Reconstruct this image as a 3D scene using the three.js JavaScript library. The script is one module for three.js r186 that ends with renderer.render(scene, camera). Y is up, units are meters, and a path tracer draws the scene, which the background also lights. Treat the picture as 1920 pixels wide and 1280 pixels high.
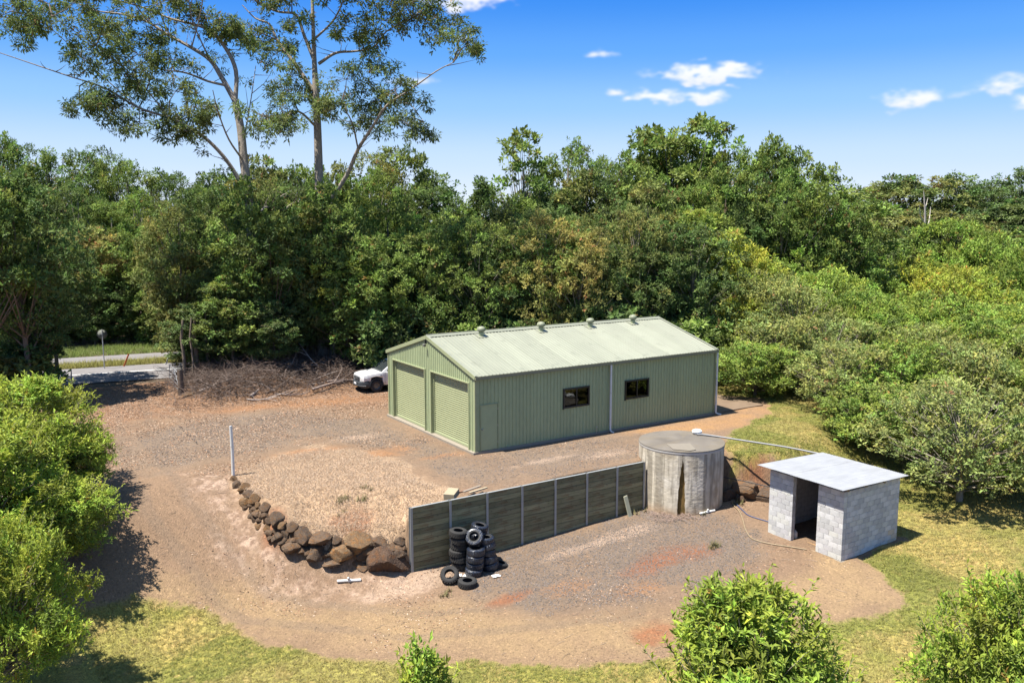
import * as THREE from 'three';
import { ConvexGeometry } from 'three/addons/geometries/ConvexGeometry.js';
import { mergeGeometries, mergeVertices, toCreasedNormals } from 'three/addons/utils/BufferGeometryUtils.js';

// ---------------------------------------------------------------- camera, sky, sun, exposure
const scene = new THREE.Scene();
const camera = new THREE.PerspectiveCamera(43.387, 1024 / 682, 0.1, 3000);
camera.position.set(-18.484, 10.141, 31.713);
camera.lookAt(-18.484 + 0.535888, 10.141 - 0.139216, 31.713 - 0.832732);
const renderer = new THREE.WebGLRenderer({ antialias: true });
renderer.toneMapping = THREE.LinearToneMapping;
renderer.toneMappingExposure = 2.42;
renderer.shadowMap.enabled = true;
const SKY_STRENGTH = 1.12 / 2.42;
const sun = new THREE.DirectionalLight(new THREE.Color(1, 0.95, 0.86), 5.0);
sun.position.set(-41, 100, -6);
sun.target.position.set(0, 0, 0);
sun.castShadow = true;
Object.assign(sun.shadow.camera, { left: -90, right: 90, top: 90, bottom: -90, near: 1, far: 300 });
sun.shadow.mapSize.set(4096, 4096);
scene.add(sun, sun.target);

// ---------------------------------------------------------------- random numbers and noise
function rng(seed) { let a = seed >>> 0; return () => { a = (a + 0x6D2B79F5) | 0; let t = Math.imul(a ^ (a >>> 15), 1 | a); t = (t + Math.imul(t ^ (t >>> 7), 61 | t)) ^ t; return ((t ^ (t >>> 14)) >>> 0) / 4294967296; }; }
const hash = (x, y, s) => { let h = Math.imul(x, 374761393) ^ Math.imul(y, 668265263) ^ Math.imul(s, 974634127); h = Math.imul(h ^ (h >>> 13), 1274126177); h ^= h >>> 16; return (h >>> 0) / 4294967296; };
function noise(x, y, s = 0, px = 0, py = px) {
  let ix = Math.floor(x), iy = Math.floor(y); let fx = x - ix, fy = y - iy; fx = fx * fx * (3 - 2 * fx); fy = fy * fy * (3 - 2 * fy);
  let jx = ix + 1, jy = iy + 1; if (px) { ix = ((ix % px) + px) % px; jx = ((jx % px) + px) % px; iy = ((iy % py) + py) % py; jy = ((jy % py) + py) % py; }
  const a = hash(ix, iy, s), b = hash(jx, iy, s), c = hash(ix, jy, s), d = hash(jx, jy, s);
  return a + (b - a) * fx + (c - a) * fy + (a - b - c + d) * fx * fy;
}
function fbm(x, y, oct = 4, s = 0, px = 0, py = px) { let v = 0, a = 0.5, t = 0; for (let i = 0; i < oct; i++) { v += a * noise(x, y, s + i * 17, px, py); t += a; a *= 0.5; x *= 2; y *= 2; px *= 2; py *= 2; } return v / t; }
const clamp = (x, a = 0, b = 1) => x < a ? a : x > b ? b : x;
const ss = (a, b, x) => { const t = clamp((x - a) / (b - a)); return t * t * (3 - 2 * t); };
const lerp = (a, b, t) => a + (b - a) * t;
const mix3 = (a, b, t) => [lerp(a[0], b[0], t), lerp(a[1], b[1], t), lerp(a[2], b[2], t)];

// ---------------------------------------------------------------- the sky: clear blue, paler to the horizon, a few small fair-weather clouds
{
  const W = 4096, Hh = 2048, data = new Float32Array(W * Hh * 4);
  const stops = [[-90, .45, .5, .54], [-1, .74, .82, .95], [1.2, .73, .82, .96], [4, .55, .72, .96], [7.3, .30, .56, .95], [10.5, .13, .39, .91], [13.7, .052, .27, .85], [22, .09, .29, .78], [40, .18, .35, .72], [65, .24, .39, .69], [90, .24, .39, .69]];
  const rows = [];
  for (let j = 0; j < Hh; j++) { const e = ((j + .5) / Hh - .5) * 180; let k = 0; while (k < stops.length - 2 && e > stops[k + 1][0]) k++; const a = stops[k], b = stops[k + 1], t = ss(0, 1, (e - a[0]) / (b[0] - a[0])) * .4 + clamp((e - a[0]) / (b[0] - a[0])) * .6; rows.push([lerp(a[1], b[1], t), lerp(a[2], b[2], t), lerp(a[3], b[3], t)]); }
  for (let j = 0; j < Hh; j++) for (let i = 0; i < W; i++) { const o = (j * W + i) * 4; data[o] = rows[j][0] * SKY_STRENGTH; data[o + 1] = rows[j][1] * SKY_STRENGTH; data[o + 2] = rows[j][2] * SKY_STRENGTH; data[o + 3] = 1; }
  // azimuth, elevation, half width, half height (degrees), density
  const clouds = [[30.2, 13.6, 3.6, .95, 1.1], [45.6, 9.0, 4.1, 1.0, 1.15], [42.0, 7.75, 2.5, .62, 1.05], [45.0, 7.65, 1.6, .62, 1], [39.5, 8.15, .9, .38, .8], [38.4, 10.4, 1.3, .38, .75], [57.2, 7.05, 2.3, .95, .95], [61.9, 7.5, 2.0, .85, .9], [63.4, 6.5, 1.3, .9, .9], [26.2, 8.8, 2.2, .32, .6], [29.6, 11.3, .9, .3, .7], [41.3, 9.1, 1.2, .4, .3], [59.6, 7.2, 1.4, .35, .35]];
  const r = rng(71);
  for (let k = 0; k < 70; k++) { const az = 75 + r() * 280, el = 6 + r() * r() * 30; const w = 1.5 + r() * 4; clouds.push([az, el, w, w * (.2 + r() * .14), .5 + r() * .6]); }
  clouds.forEach(([az, el, w, h, dn], k) => {
    const j0 = Math.floor((el - h * 3 + 90) / 180 * Hh), j1 = Math.ceil((el + h * 3 + 90) / 180 * Hh), cw = w * 1.7;
    for (let j = Math.max(0, j0); j <= Math.min(Hh - 1, j1); j++) {
      const e = ((j + .5) / Hh - .5) * 180, cs = Math.cos(e * Math.PI / 180);
      const n = Math.ceil(cw / cs / 360 * W);
      for (let q = -n; q <= n; q++) {
        const da = q * 360 / W * cs; const a = az + q * 360 / W;
        const phi = a * Math.PI / 180, u = Math.atan2(-Math.cos(phi), Math.sin(phi)) / (2 * Math.PI) + .5; const i = ((Math.round(u * W - .5) % W) + W) % W;
        const X = da / w, Y = (e - el) / h;
        const wx = (fbm(da * .9 + k * 9, e * 2.2, 3, 5) - .5) * .9, wy = (fbm(da * .9 + k * 9 + 50, e * 2.2, 3, 6) - .5) * 1.4;
        const base = (Y + wy) < 0 ? 1.5 : .95; // flatter undersides
        const d = Math.hypot(X + wx, (Y + wy) * base);
        let f = ss(1.15, -.05, d) * (.3 + 1.1 * fbm(da * 2.1 + k * 31, e * 4.6, 6, 9)) * 1.32 * dn; f = clamp(ss(.06, 1.05, f));
        if (f <= 0) continue;
        const o = (j * W + i) * 4, sh = .9 + .1 * clamp(Y + .5);
        for (let c = 0; c < 3; c++) { const cl = [.95, .965, 1.0][c] * sh * SKY_STRENGTH; data[o + c] = lerp(data[o + c], cl, f * .93); }
      }
    }
  });
  const sky = new THREE.DataTexture(data, W, Hh, THREE.RGBAFormat, THREE.FloatType);
  sky.mapping = THREE.EquirectangularReflectionMapping; sky.magFilter = sky.minFilter = THREE.LinearFilter; sky.needsUpdate = true;
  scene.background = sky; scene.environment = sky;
}

// ---------------------------------------------------------------- helpers: textures, materials, geometry
function tex(w, h, fn, srgb = false) {
  const d = new Uint8Array(w * h * 4);
  for (let j = 0; j < h; j++) for (let i = 0; i < w; i++) { const c = fn((i + .5) / w, (j + .5) / h, i, j), o = (j * w + i) * 4; const a = typeof c === 'number' ? [c, c, c] : c; for (let k = 0; k < 3; k++) d[o + k] = clamp(Math.round((srgb ? (a[k] <= .0031308 ? a[k] * 12.92 : 1.055 * Math.pow(a[k], 1 / 2.4) - .055) : a[k]) * 255), 0, 255); d[o + 3] = 255; }
  const t = new THREE.DataTexture(d, w, h); t.wrapS = t.wrapT = THREE.RepeatWrapping; t.magFilter = THREE.LinearFilter; t.minFilter = THREE.LinearMipmapLinearFilter; t.generateMipmaps = true; if (srgb) t.colorSpace = THREE.SRGBColorSpace; t.needsUpdate = true; return t;
}
const rep = (t, u, v = u) => { const c = t.clone(); c.repeat.set(u, v); c.needsUpdate = true; return c; };
const lin = (r, g, b) => new THREE.Color().setRGB(r, g, b);
const std = (c, o = {}) => new THREE.MeshStandardMaterial({ color: Array.isArray(c) ? lin(...c) : c, roughness: .85, side: THREE.DoubleSide, ...o });
const phys = (c, o = {}) => new THREE.MeshPhysicalMaterial({ color: Array.isArray(c) ? lin(...c) : c, roughness: .85, side: THREE.DoubleSide, ...o });
// neutral grain around 1 (as a colour multiplier), wear streaks, relief
const T_grain = tex(512, 512, (u, v) => .8 + .2 * (fbm(u * 8, v * 8, 5, 3, 8) * .55 + noise(u * 256, v * 256, 8, 256) * .45), true);
const T_relief = tex(512, 512, (u, v) => fbm(u * 16, v * 16, 5, 21, 16));
const T_speck = tex(512, 512, (u, v) => .5 * noise(u * 128, v * 128, 31, 128) + .5 * noise(u * 256, v * 256, 32, 256));
const names = {};
const numbered = n => { const k = names[n] = (names[n] ?? -1) + 1; return k ? `${n}_${String(k).padStart(3, '0')}` : n; };
function tag(o, label, category, group, kind) { o.name = numbered(o.name); if (label) o.userData.label = label; if (category) o.userData.category = category; if (group) o.userData.group = group; if (kind) o.userData.kind = kind; scene.add(o); return o; }
function mesh(name, geo, mat, parent) { const m = new THREE.Mesh(geo, mat); m.name = name; m.castShadow = m.receiveShadow = true; if (parent) parent.add(m); return m; }
function group(name, x = 0, y = 0, z = 0, ry = 0) { const g = new THREE.Group(); g.name = name; g.position.set(x, y, z); g.rotation.y = ry; return g; }
function part(name, parent) { const g = new THREE.Group(); g.name = name; parent.add(g); return g; }
// uv in metres from the dominant axis of each face
function boxUV(geo, s = 1, ou = 0, ov = 0) {
  const g = geo.index ? geo.toNonIndexed() : geo; const p = g.attributes.position, uv = new Float32Array(p.count * 2); const a = new THREE.Vector3(), b = new THREE.Vector3(), c = new THREE.Vector3();
  for (let i = 0; i < p.count; i += 3) {
    a.fromBufferAttribute(p, i); b.fromBufferAttribute(p, i + 1).sub(a); c.fromBufferAttribute(p, i + 2).sub(a); b.cross(c); const x = Math.abs(b.x), y = Math.abs(b.y), z = Math.abs(b.z);
    for (let k = 0; k < 3; k++) { const X = p.getX(i + k), Y = p.getY(i + k), Z = p.getZ(i + k); let U, V; if (y >= x && y >= z) { U = X; V = Z; } else if (x >= z) { U = Z; V = Y; } else { U = X; V = Y; } uv[(i + k) * 2] = U * s + ou; uv[(i + k) * 2 + 1] = V * s + ov; }
  }
  g.setAttribute('uv', new THREE.BufferAttribute(uv, 2)); return g;
}
const chamferCache = {};
function cbox(w, h, d, c = .006) { // box with chamfered edges, 44 triangles
  const key = [w, h, d, c].map(v => v.toFixed(4)).join(); if (chamferCache[key]) return chamferCache[key];
  const pts = []; for (const x of [-1, 1]) for (const y of [-1, 1]) for (const z of [-1, 1]) { const X = w / 2, Y = h / 2, Z = d / 2; pts.push(new THREE.Vector3(x * (X - c), y * (Y - c), z * Z), new THREE.Vector3(x * (X - c), y * Y, z * (Z - c)), new THREE.Vector3(x * X, y * (Y - c), z * (Z - c))); }
  return chamferCache[key] = boxUV(new ConvexGeometry(pts));
}
const bx = (x0, x1, y0, y1, z0, z1, c = .004) => { const g = cbox(Math.abs(x1 - x0), Math.abs(y1 - y0), Math.abs(z1 - z0), Math.min(c, Math.abs(x1 - x0) * .3, Math.abs(y1 - y0) * .3, Math.abs(z1 - z0) * .3)).clone(); g.translate((x0 + x1) / 2, (y0 + y1) / 2, (z0 + z1) / 2); return g; };
const merge = l => mergeGeometries(l.map(g => { const q = g.index ? g.toNonIndexed() : g; for (const k of Object.keys(q.attributes)) if (!['position', 'normal', 'uv'].includes(k)) q.deleteAttribute(k); return q; }));
// tapered tube along points [x,y,z,r]
function tube(pts, sides = 6, caps = true, uvs = 1) {
  const P = [], N = [], U = [], I = []; let ref = new THREE.Vector3(.31, .2, .93).normalize(); let len = 0;
  pts.forEach((p, i) => {
    const a = pts[Math.max(0, i - 1)], b = pts[Math.min(pts.length - 1, i + 1)]; const t = new THREE.Vector3(b[0] - a[0], b[1] - a[1], b[2] - a[2]).normalize();
    const u = ref.clone().addScaledVector(t, -ref.dot(t)); if (u.lengthSq() < 1e-4) u.set(1, 0, 0).addScaledVector(t, -t.x); u.normalize(); ref = u.clone(); const v = t.clone().cross(u);
    if (i) len += Math.hypot(p[0] - pts[i - 1][0], p[1] - pts[i - 1][1], p[2] - pts[i - 1][2]);
    for (let k = 0; k <= sides; k++) { const an = k / sides * Math.PI * 2, c = Math.cos(an), s = Math.sin(an); const nx = u.x * c + v.x * s, ny = u.y * c + v.y * s, nz = u.z * c + v.z * s; P.push(p[0] + nx * p[3], p[1] + ny * p[3], p[2] + nz * p[3]); N.push(nx, ny, nz); U.push(k / sides * Math.max(.3, p[3] * 6) * uvs, len * uvs); }
    if (i) for (let k = 0; k < sides; k++) { const o = (i - 1) * (sides + 1) + k, q = o + sides + 1; I.push(o, o + 1, q, o + 1, q + 1, q); }
  });
  if (caps) for (const [e, sgn] of [[0, -1], [pts.length - 1, 1]]) { const c = P.length / 3, p = pts[e]; const o = pts[e ? e - 1 : 1]; const d = new THREE.Vector3(p[0] - o[0], p[1] - o[1], p[2] - o[2]).normalize(); P.push(p[0], p[1], p[2]); N.push(d.x, d.y, d.z); U.push(0, 0); for (let k = 0; k < sides; k++) { const q = e * (sides + 1) + k; sgn > 0 ? I.push(c, q, q + 1) : I.push(c, q + 1, q); } }
  const g = new THREE.BufferGeometry(); g.setAttribute('position', new THREE.Float32BufferAttribute(P, 3)); g.setAttribute('normal', new THREE.Float32BufferAttribute(N, 3)); g.setAttribute('uv', new THREE.Float32BufferAttribute(U, 2)); g.setIndex(I); return g;
}
const rod = (a, b, r, sides = 8) => tube([[...a, r], [...b, r]], sides);
function curvePts(pts, n, r) { const c = new THREE.CatmullRomCurve3(pts.map(p => new THREE.Vector3(...p))); return c.getPoints(n).map((p, i) => [p.x, p.y, p.z, typeof r === 'function' ? r(i / n) : r]); }

// ---------------------------------------------------------------- the lie of the land
const EDGE = [[-9.9, -3.2, .5], [-9.95, 0, .5], [-9.5, 2.1, .6], [-8.3, 3.2, .7], [-6.9, 3.95, .7], [-6.0, 4.5, .6], [-5.65, 4.82, .16], [5.5, 4.82, .16], [6.3, 4.6, .3], [8.6, 4.6, .4], [9.6, 6.4, .9], [12, 7.6, 1.3], [16, 7.0, 3.5], [24, 4, 7], [60, 0, 9]];
const lowerY = (x, z) => { const l = -2.3 + .048 * clamp(x, -14, 40) - .03 * (Math.min(z, 40) - 5); return l * (1 - (x < 0 ? ss(0, 1, (4.8 - z) / 7.6) : 0)); };
function edgeAt(x, z) {
  let best = 1e9, w = .5, sg = 1, along = 0;
  for (let i = 0; i < EDGE.length - 1; i++) { const [x0, z0, w0] = EDGE[i], [x1, z1, w1] = EDGE[i + 1]; const dx = x1 - x0, dz = z1 - z0, t = clamp(((x - x0) * dx + (z - z0) * dz) / (dx * dx + dz * dz)); const ex = x - x0 - dx * t, ez = z - z0 - dz * t, d = Math.hypot(ex, ez); if (d < best) { best = d; w = w0 + (w1 - w0) * t; sg = dx * ez - dz * ex < 0 ? 1 : -1; along = i + t; } }
  return [sg * best, w, along];
}
function groundY(x, z) {
  if (Math.abs(x) > 75 || z < -60 || z > 60) return groundY(clamp(x, -75, 75), clamp(z, -60, 60));
  let [d, w, al] = edgeAt(x, z); let k = ss(0, 1, (d + w * .5) / w); if (x < -9.9 && z < -3.2) k = 1;
  const dip = -.85 * ss(.8, 3.2, al) * ss(6.6, 5.6, al) * (1 - ss(0, 2.6, Math.max(0, d)));
  const up = -.05 + dip + (k > .99 ? .05 * (fbm(x * .35, z * .35, 2, 77) - .5) : 0);
  let y = lowerY(x, z) * (1 - k) + up * k; if (d < .3 && al > .6 && al < 6.4) y += .42 * ss(1.5, .15, -d) * (1 - k) * ss(.6, 2, al) * ss(6.4, 5.6, al); // rubble and washed soil at the foot of the boulders
  const inShed = x > -1 && x < 16 && z < 1 && z > -10;
  if (!inShed) y += (fbm(x * .8, z * .8, 3, 41) - .5) * .09;
  if (z < -25) y = lerp(y, -.08, ss(-25, -27, z));       // the road is level
  if (x > -9.5 && x < 4 && z < -16 && z > -26) { const bx_ = ss(-9.5, -5.5, x) * ss(4, 1, x), bz = ss(-16.2, -19.5, z) * ss(-26, -23, z); y += 1.0 * bx_ * bz * (.75 + .5 * fbm(x * .5, z * .5, 2, 88)); }
  return y;
}
const FOREST = [[-17.12,-72.12,16.98,"h",0],[-14.26,-69.26,19.04,"h",1],[-12.26,-69.45,18.65,"h",0],[-9.95,-67.33,17.49,"h",1],[-7.37,-65.87,17.95,"h",0],[-5.45,-65.15,16.73,"h",1],[-3.74,-62.0,16.9,"h",1],[-1.79,-60.85,15.46,"g",1],[0.31,-59.89,15.33,"h",0],[3.24,-57.03,15.18,"f",0],[-16.89,-61.23,12.45,"g",1],[-13.79,-60.4,14.86,"f",1],[-12.03,-59.38,12.97,"g",1],[-9.06,-57.99,13.86,"h",0],[-6.7,-54.76,12.31,"h",1],[-3.98,-55.36,13.26,"h",1],[-2.11,-53.83,9.8,"g",2],[-0.02,-49.94,10.11,"f",1],[-18.19,-55.59,8.51,"f",0],[-15.45,-54.38,8.62,"g",1],[-13.41,-52.77,9.3,"h",3],[-11.15,-49.55,9.48,"g",3],[-9.04,-47.9,9.49,"g",3],[-6.78,-46.45,9.21,"f",1],[-4.52,-46.49,9.95,"f",1],[-2.21,-43.71,9.49,"f",2],[-16.49,-50.39,6.08,"f",1],[-14.08,-48.6,4.97,"f",0],[-12.24,-47.44,5.42,"g",0],[-9.44,-46.17,4.82,"g",0],[-7.7,-45.83,5.49,"f",0],[-5.02,-44.5,5.76,"g",1],[-17.3,-23.23,12.94,"v",1],[-15.55,-23.85,12.59,"v",0],[-13.78,-28.87,9.94,"v",0],[-14.98,-25.42,6.26,"v",0],[-1.22,-41.51,13.26,"h",1],[1.29,-41.68,14.21,"f",1],[2.55,-38.64,15.08,"g",2],[5.01,-38.72,14.68,"f",0],[6.44,-36.77,14.86,"f",1],[8.85,-35.7,14.73,"f",2],[10.69,-34.78,16.42,"h",2],[13.15,-34.15,16.49,"g",1],[-3.53,-37.45,12.47,"f",0],[-1.48,-36.15,12.6,"f",0],[0.01,-34.88,12.57,"f",2],[1.32,-33.99,13.2,"f",2],[3.18,-31.85,13.38,"h",0],[4.73,-31.3,13.2,"f",0],[6.83,-30.31,13.27,"g",1],[8.45,-29.31,14.28,"h",1],[-5.14,-32.71,11.76,"h",2],[-3.66,-32.03,10.35,"f",1],[-1.54,-29.14,10.67,"f",0],[0.08,-29.55,9.91,"g",0],[1.78,-27.4,9.11,"f",2],[2.95,-26.18,11.01,"f",2],[4.9,-25.26,10.17,"f",0],[7.11,-24.42,11.82,"g",1],[-6.28,-27.24,8.59,"g",2],[-4.12,-25.67,7.49,"g",0],[-3.36,-23.83,7.89,"v",0],[-1.36,-23.04,8.59,"g",0],[0.7,-23.3,7.35,"f",0],[1.72,-21.18,9.89,"g",0],[3.04,-20.08,7.43,"f",1],[4.27,-19.19,9.14,"v",1],[-6.5,-24.04,4.94,"g",0],[-5.3,-23.65,4.4,"g",0],[-4.44,-22.31,6.76,"g",1],[-3.0,-21.97,5.67,"g",1],[-2.37,-20.66,4.91,"g",0],[2.58,-21.1,8.5,"u",4],[-2.85,-22.77,12.63,"v",1],[-1.72,-22.34,11.53,"v",0],[1.97,-22.29,12.5,"v",1],[0.92,-23.15,11.48,"v",2],[15.76,-33.89,14.34,"f",0],[17.47,-32.22,11.52,"f",1],[19.5,-30.84,12.96,"f",1],[21.21,-30.06,11.85,"g",1],[24.05,-29.09,15.34,"f",1],[25.79,-27.72,17.2,"h",1],[28.26,-26.62,15.98,"h",1],[30.69,-25.86,16.31,"f",1],[32.53,-24.86,16.93,"g",1],[34.9,-23.98,17.05,"h",1],[36.04,-21.99,16.58,"g",1],[38.42,-20.78,16.59,"h",1],[39.94,-18.51,16.5,"f",1],[42.43,-17.84,16.44,"g",1],[43.92,-16.44,14.71,"f",1],[45.18,-14.95,13.15,"g",1],[13.21,-30.15,13.29,"h",0],[14.16,-27.55,9.94,"h",0],[15.57,-26.89,10.91,"g",1],[18.22,-26.06,8.91,"h",2],[19.08,-24.56,12.46,"h",1],[20.68,-23.56,12.66,"f",0],[23.12,-22.26,13.86,"g",2],[24.42,-21.32,14.54,"g",0],[27.22,-21.03,14.6,"f",1],[28.29,-19.65,13.87,"f",1],[29.84,-17.46,13.46,"h",1],[32.7,-16.51,14.72,"g",1],[34.73,-15.37,13.93,"f",0],[36.17,-14.04,13.81,"h",1],[38.65,-13.0,13.3,"f",1],[41.37,-11.89,11.89,"f",1],[9.24,-25.45,10.56,"g",1],[11.71,-24.17,10.75,"f",1],[12.32,-21.74,9.98,"f",0],[14.13,-20.71,11.37,"f",2],[15.44,-19.49,11.16,"h",0],[18.68,-19.55,11.36,"f",0],[20.24,-17.83,9.43,"f",0],[21.87,-16.16,11.85,"h",0],[23.83,-15.7,13.18,"f",2],[26.38,-13.94,10.1,"h",0],[6.29,-20.77,8.59,"g",0],[7.47,-18.71,9.91,"g",1],[9.52,-18.45,10.3,"f",0],[10.1,-16.84,10.55,"h",1],[11.77,-16.07,8.91,"f",0],[14.0,-16.32,10.23,"f",0],[14.7,-14.48,10.66,"h",1],[16.27,-13.51,8.31,"h",0],[18.42,-13.53,8.7,"h",0],[19.83,-11.57,8.93,"h",0],[21.36,-11.13,10.23,"f",0],[23.24,-10.25,10.03,"h",0],[16.35,-26.87,13.39,"c",0],[13.71,-14.36,10.95,"h",3],[15.24,-12.6,9.93,"h",3],[19.67,-12.38,11.33,"h",2],[26.87,-13.7,11.05,"u",4],[39.84,-18.39,17.18,"f",1],[32.49,-14.9,11.11,"f",0],[36.85,-14.44,10.72,"g",0],[40.94,-13.08,11.15,"f",0],[85.47,-40.5,15.45,"h",2],[88.96,-38.98,15.98,"g",0],[91.61,-36.67,16.37,"g",2],[97.27,-35.24,16.57,"f",0],[97.85,-33.06,15.49,"h",0],[101.02,-30.75,15.44,"h",0],[103.96,-29.89,17.53,"h",0],[108.56,-27.96,16.9,"g",0],[68.98,-28.29,11.58,"f",2],[72.49,-26.08,11.16,"g",2],[75.88,-24.4,10.36,"h",0],[79.11,-22.93,10.75,"g",2],[81.98,-21.35,12.13,"f",0],[83.77,-19.87,12.57,"g",0],[60.81,-21.69,7.83,"h",0],[65.64,-20.87,9.34,"g",0],[66.9,-18.39,8.26,"h",0],[68.75,-16.94,9.24,"f",0],[71.42,-14.54,7.71,"g",0],[73.64,-13.31,9.46,"g",1]];
const SHRUBS = [[4.98,-18.33,4.68],[6.71,-18.64,3.16],[7.68,-17.33,3.4],[8.62,-16.05,3.65],[10.56,-16.48,3.65],[11.5,-15.2,3.9],[12.4,-13.93,4.13],[14.45,-14.3,4.16],[15.34,-13.04,4.39],[16.22,-11.8,4.62],[16.95,-10.4,3.33],[19.1,-10.69,3.33],[19.94,-9.47,3.57],[20.75,-8.27,3.82],[23.0,-8.5,3.83],[2.43,-32.62,1.36],[3.74,-31.78,1.36],[5.05,-30.93,1.36],[6.36,-30.09,1.36],[7.67,-29.25,1.36],[8.98,-28.4,1.36],[-16.26,-25.73,3.18],[-0.19,-41.37,0.56],[-4.53,-45.31,0.2],[-6.06,-46.29,0.2],[-2.62,-44.08,0.2],[-10.26,-48.99,0.2],[-8.35,-47.77,0.2]];
const ORCHARD = [[28.62,-12.15,8.45,4],[36.01,-12.04,7.53,1],[27.49,-7.75,6.53,2],[42.93,-12.26,6.73,1],[51.1,-11.81,6.76,4],[62.76,-11.83,8.7,1],[32.84,-6.69,6.4,1],[38.31,-5.27,4.64,1],[46.27,-5.23,6.31,4],[49.77,-2.71,4.69,1],[23.74,-3.77,4.23,2],[25.22,-7.72,4.84,4],[24.95,-0.63,4.45,2],[29.42,-0.12,4.23,1],[35.31,-0.1,5.27,1],[38.77,2.24,4.59,1],[21.3,3.17,3.6,2],[23.71,4.72,3.6,1],[26.83,6.73,3.6,2],[29.17,8.38,2.75,1],[19.19,9.24,2.23,2],[16.75,12.31,3.25,2],[19.95,13.43,1.69,1],[19.11,6.82,2.1,1],[65.36,-17.57,9.92,1],[54.23,-16.95,6.49,1],[59.67,-6.44,7.67,1],[26.47,-4.66,5.7,2],[30.8,-3.06,5.62,1],[28.49,2.94,3.95,2],[22.91,-0.45,2.72,2],[32.15,4.0,4.45,1],[33.2,5.96,3.95,2],[20.32,-2.17,3.03,1]];
const NEAR = [[-17.21,-3.73,4.39,2.6],[-15.68,-3.04,2.56,1.4],[-18.54,0.32,3.72,2.5],[-16.67,0.66,1.76,1.8],[-18.26,5.6,1.98,1.85],[-5.33,20.42,2.59,2.1],[-0.05,23.22,2.59,1.85],[-11.73,18.18,2.15,0.8]];
const ROCKS = [[-9.94,-0.05,-1.99,0.13,0.17],[-9.99,-0.15,-1.44,0.14,0.23],[-9.82,-0.07,-0.94,0.23,0.18],[-9.85,-0.16,-0.14,0.26,0.16],[-9.98,-0.45,-0.08,0.16,0.26],[-9.8,-0.25,0.3,0.16,0.22],[-9.76,-0.36,0.61,0.1,0.12],[-9.63,-0.36,1.05,0.21,0.18],[-9.91,-0.64,0.4,0.12,0.14],[-9.81,-0.61,0.69,0.15,0.14],[-9.89,-0.89,0.73,0.19,0.18],[-9.72,-0.65,1.04,0.14,0.16],[-9.68,-0.75,1.28,0.1,0.12],[-9.48,-0.59,1.86,0.29,0.23],[-9.82,-1.03,1.07,0.19,0.16],[-9.67,-0.98,1.53,0.13,0.17],[-9.37,-0.74,2.16,0.19,0.11],[-9.05,-0.76,2.43,0.24,0.16],[-9.55,-0.99,1.96,0.12,0.12],[-9.75,-1.19,1.44,0.19,0.15],[-9.29,-1.05,2.3,0.2,0.21],[-9.56,-1.22,2.09,0.23,0.13],[-9.15,-1.15,2.45,0.08,0.15],[-8.82,-1.13,2.74,0.38,0.32],[-9.09,-1.47,2.59,0.4,0.25],[-8.31,-1.15,3.18,0.36,0.21],[-8.48,-1.61,3.16,0.41,0.3],[-7.8,-1.2,3.46,0.21,0.13],[-7.2,-1.3,3.8,0.51,0.32],[-7.71,-1.59,3.6,0.53,0.3],[-6.48,-1.35,4.22,0.34,0.21],[-6.97,-1.71,4.01,0.32,0.23],[-7.94,-1.93,3.55,0.45,0.11],[-7.14,-2.08,4.0,0.4,0.19],[-6.21,-1.99,4.51,0.67,0.61],[-5.77,-1.55,4.74,0.1,0.13],[-9.77,-1.42,1.57,0.15,0.12]];
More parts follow.
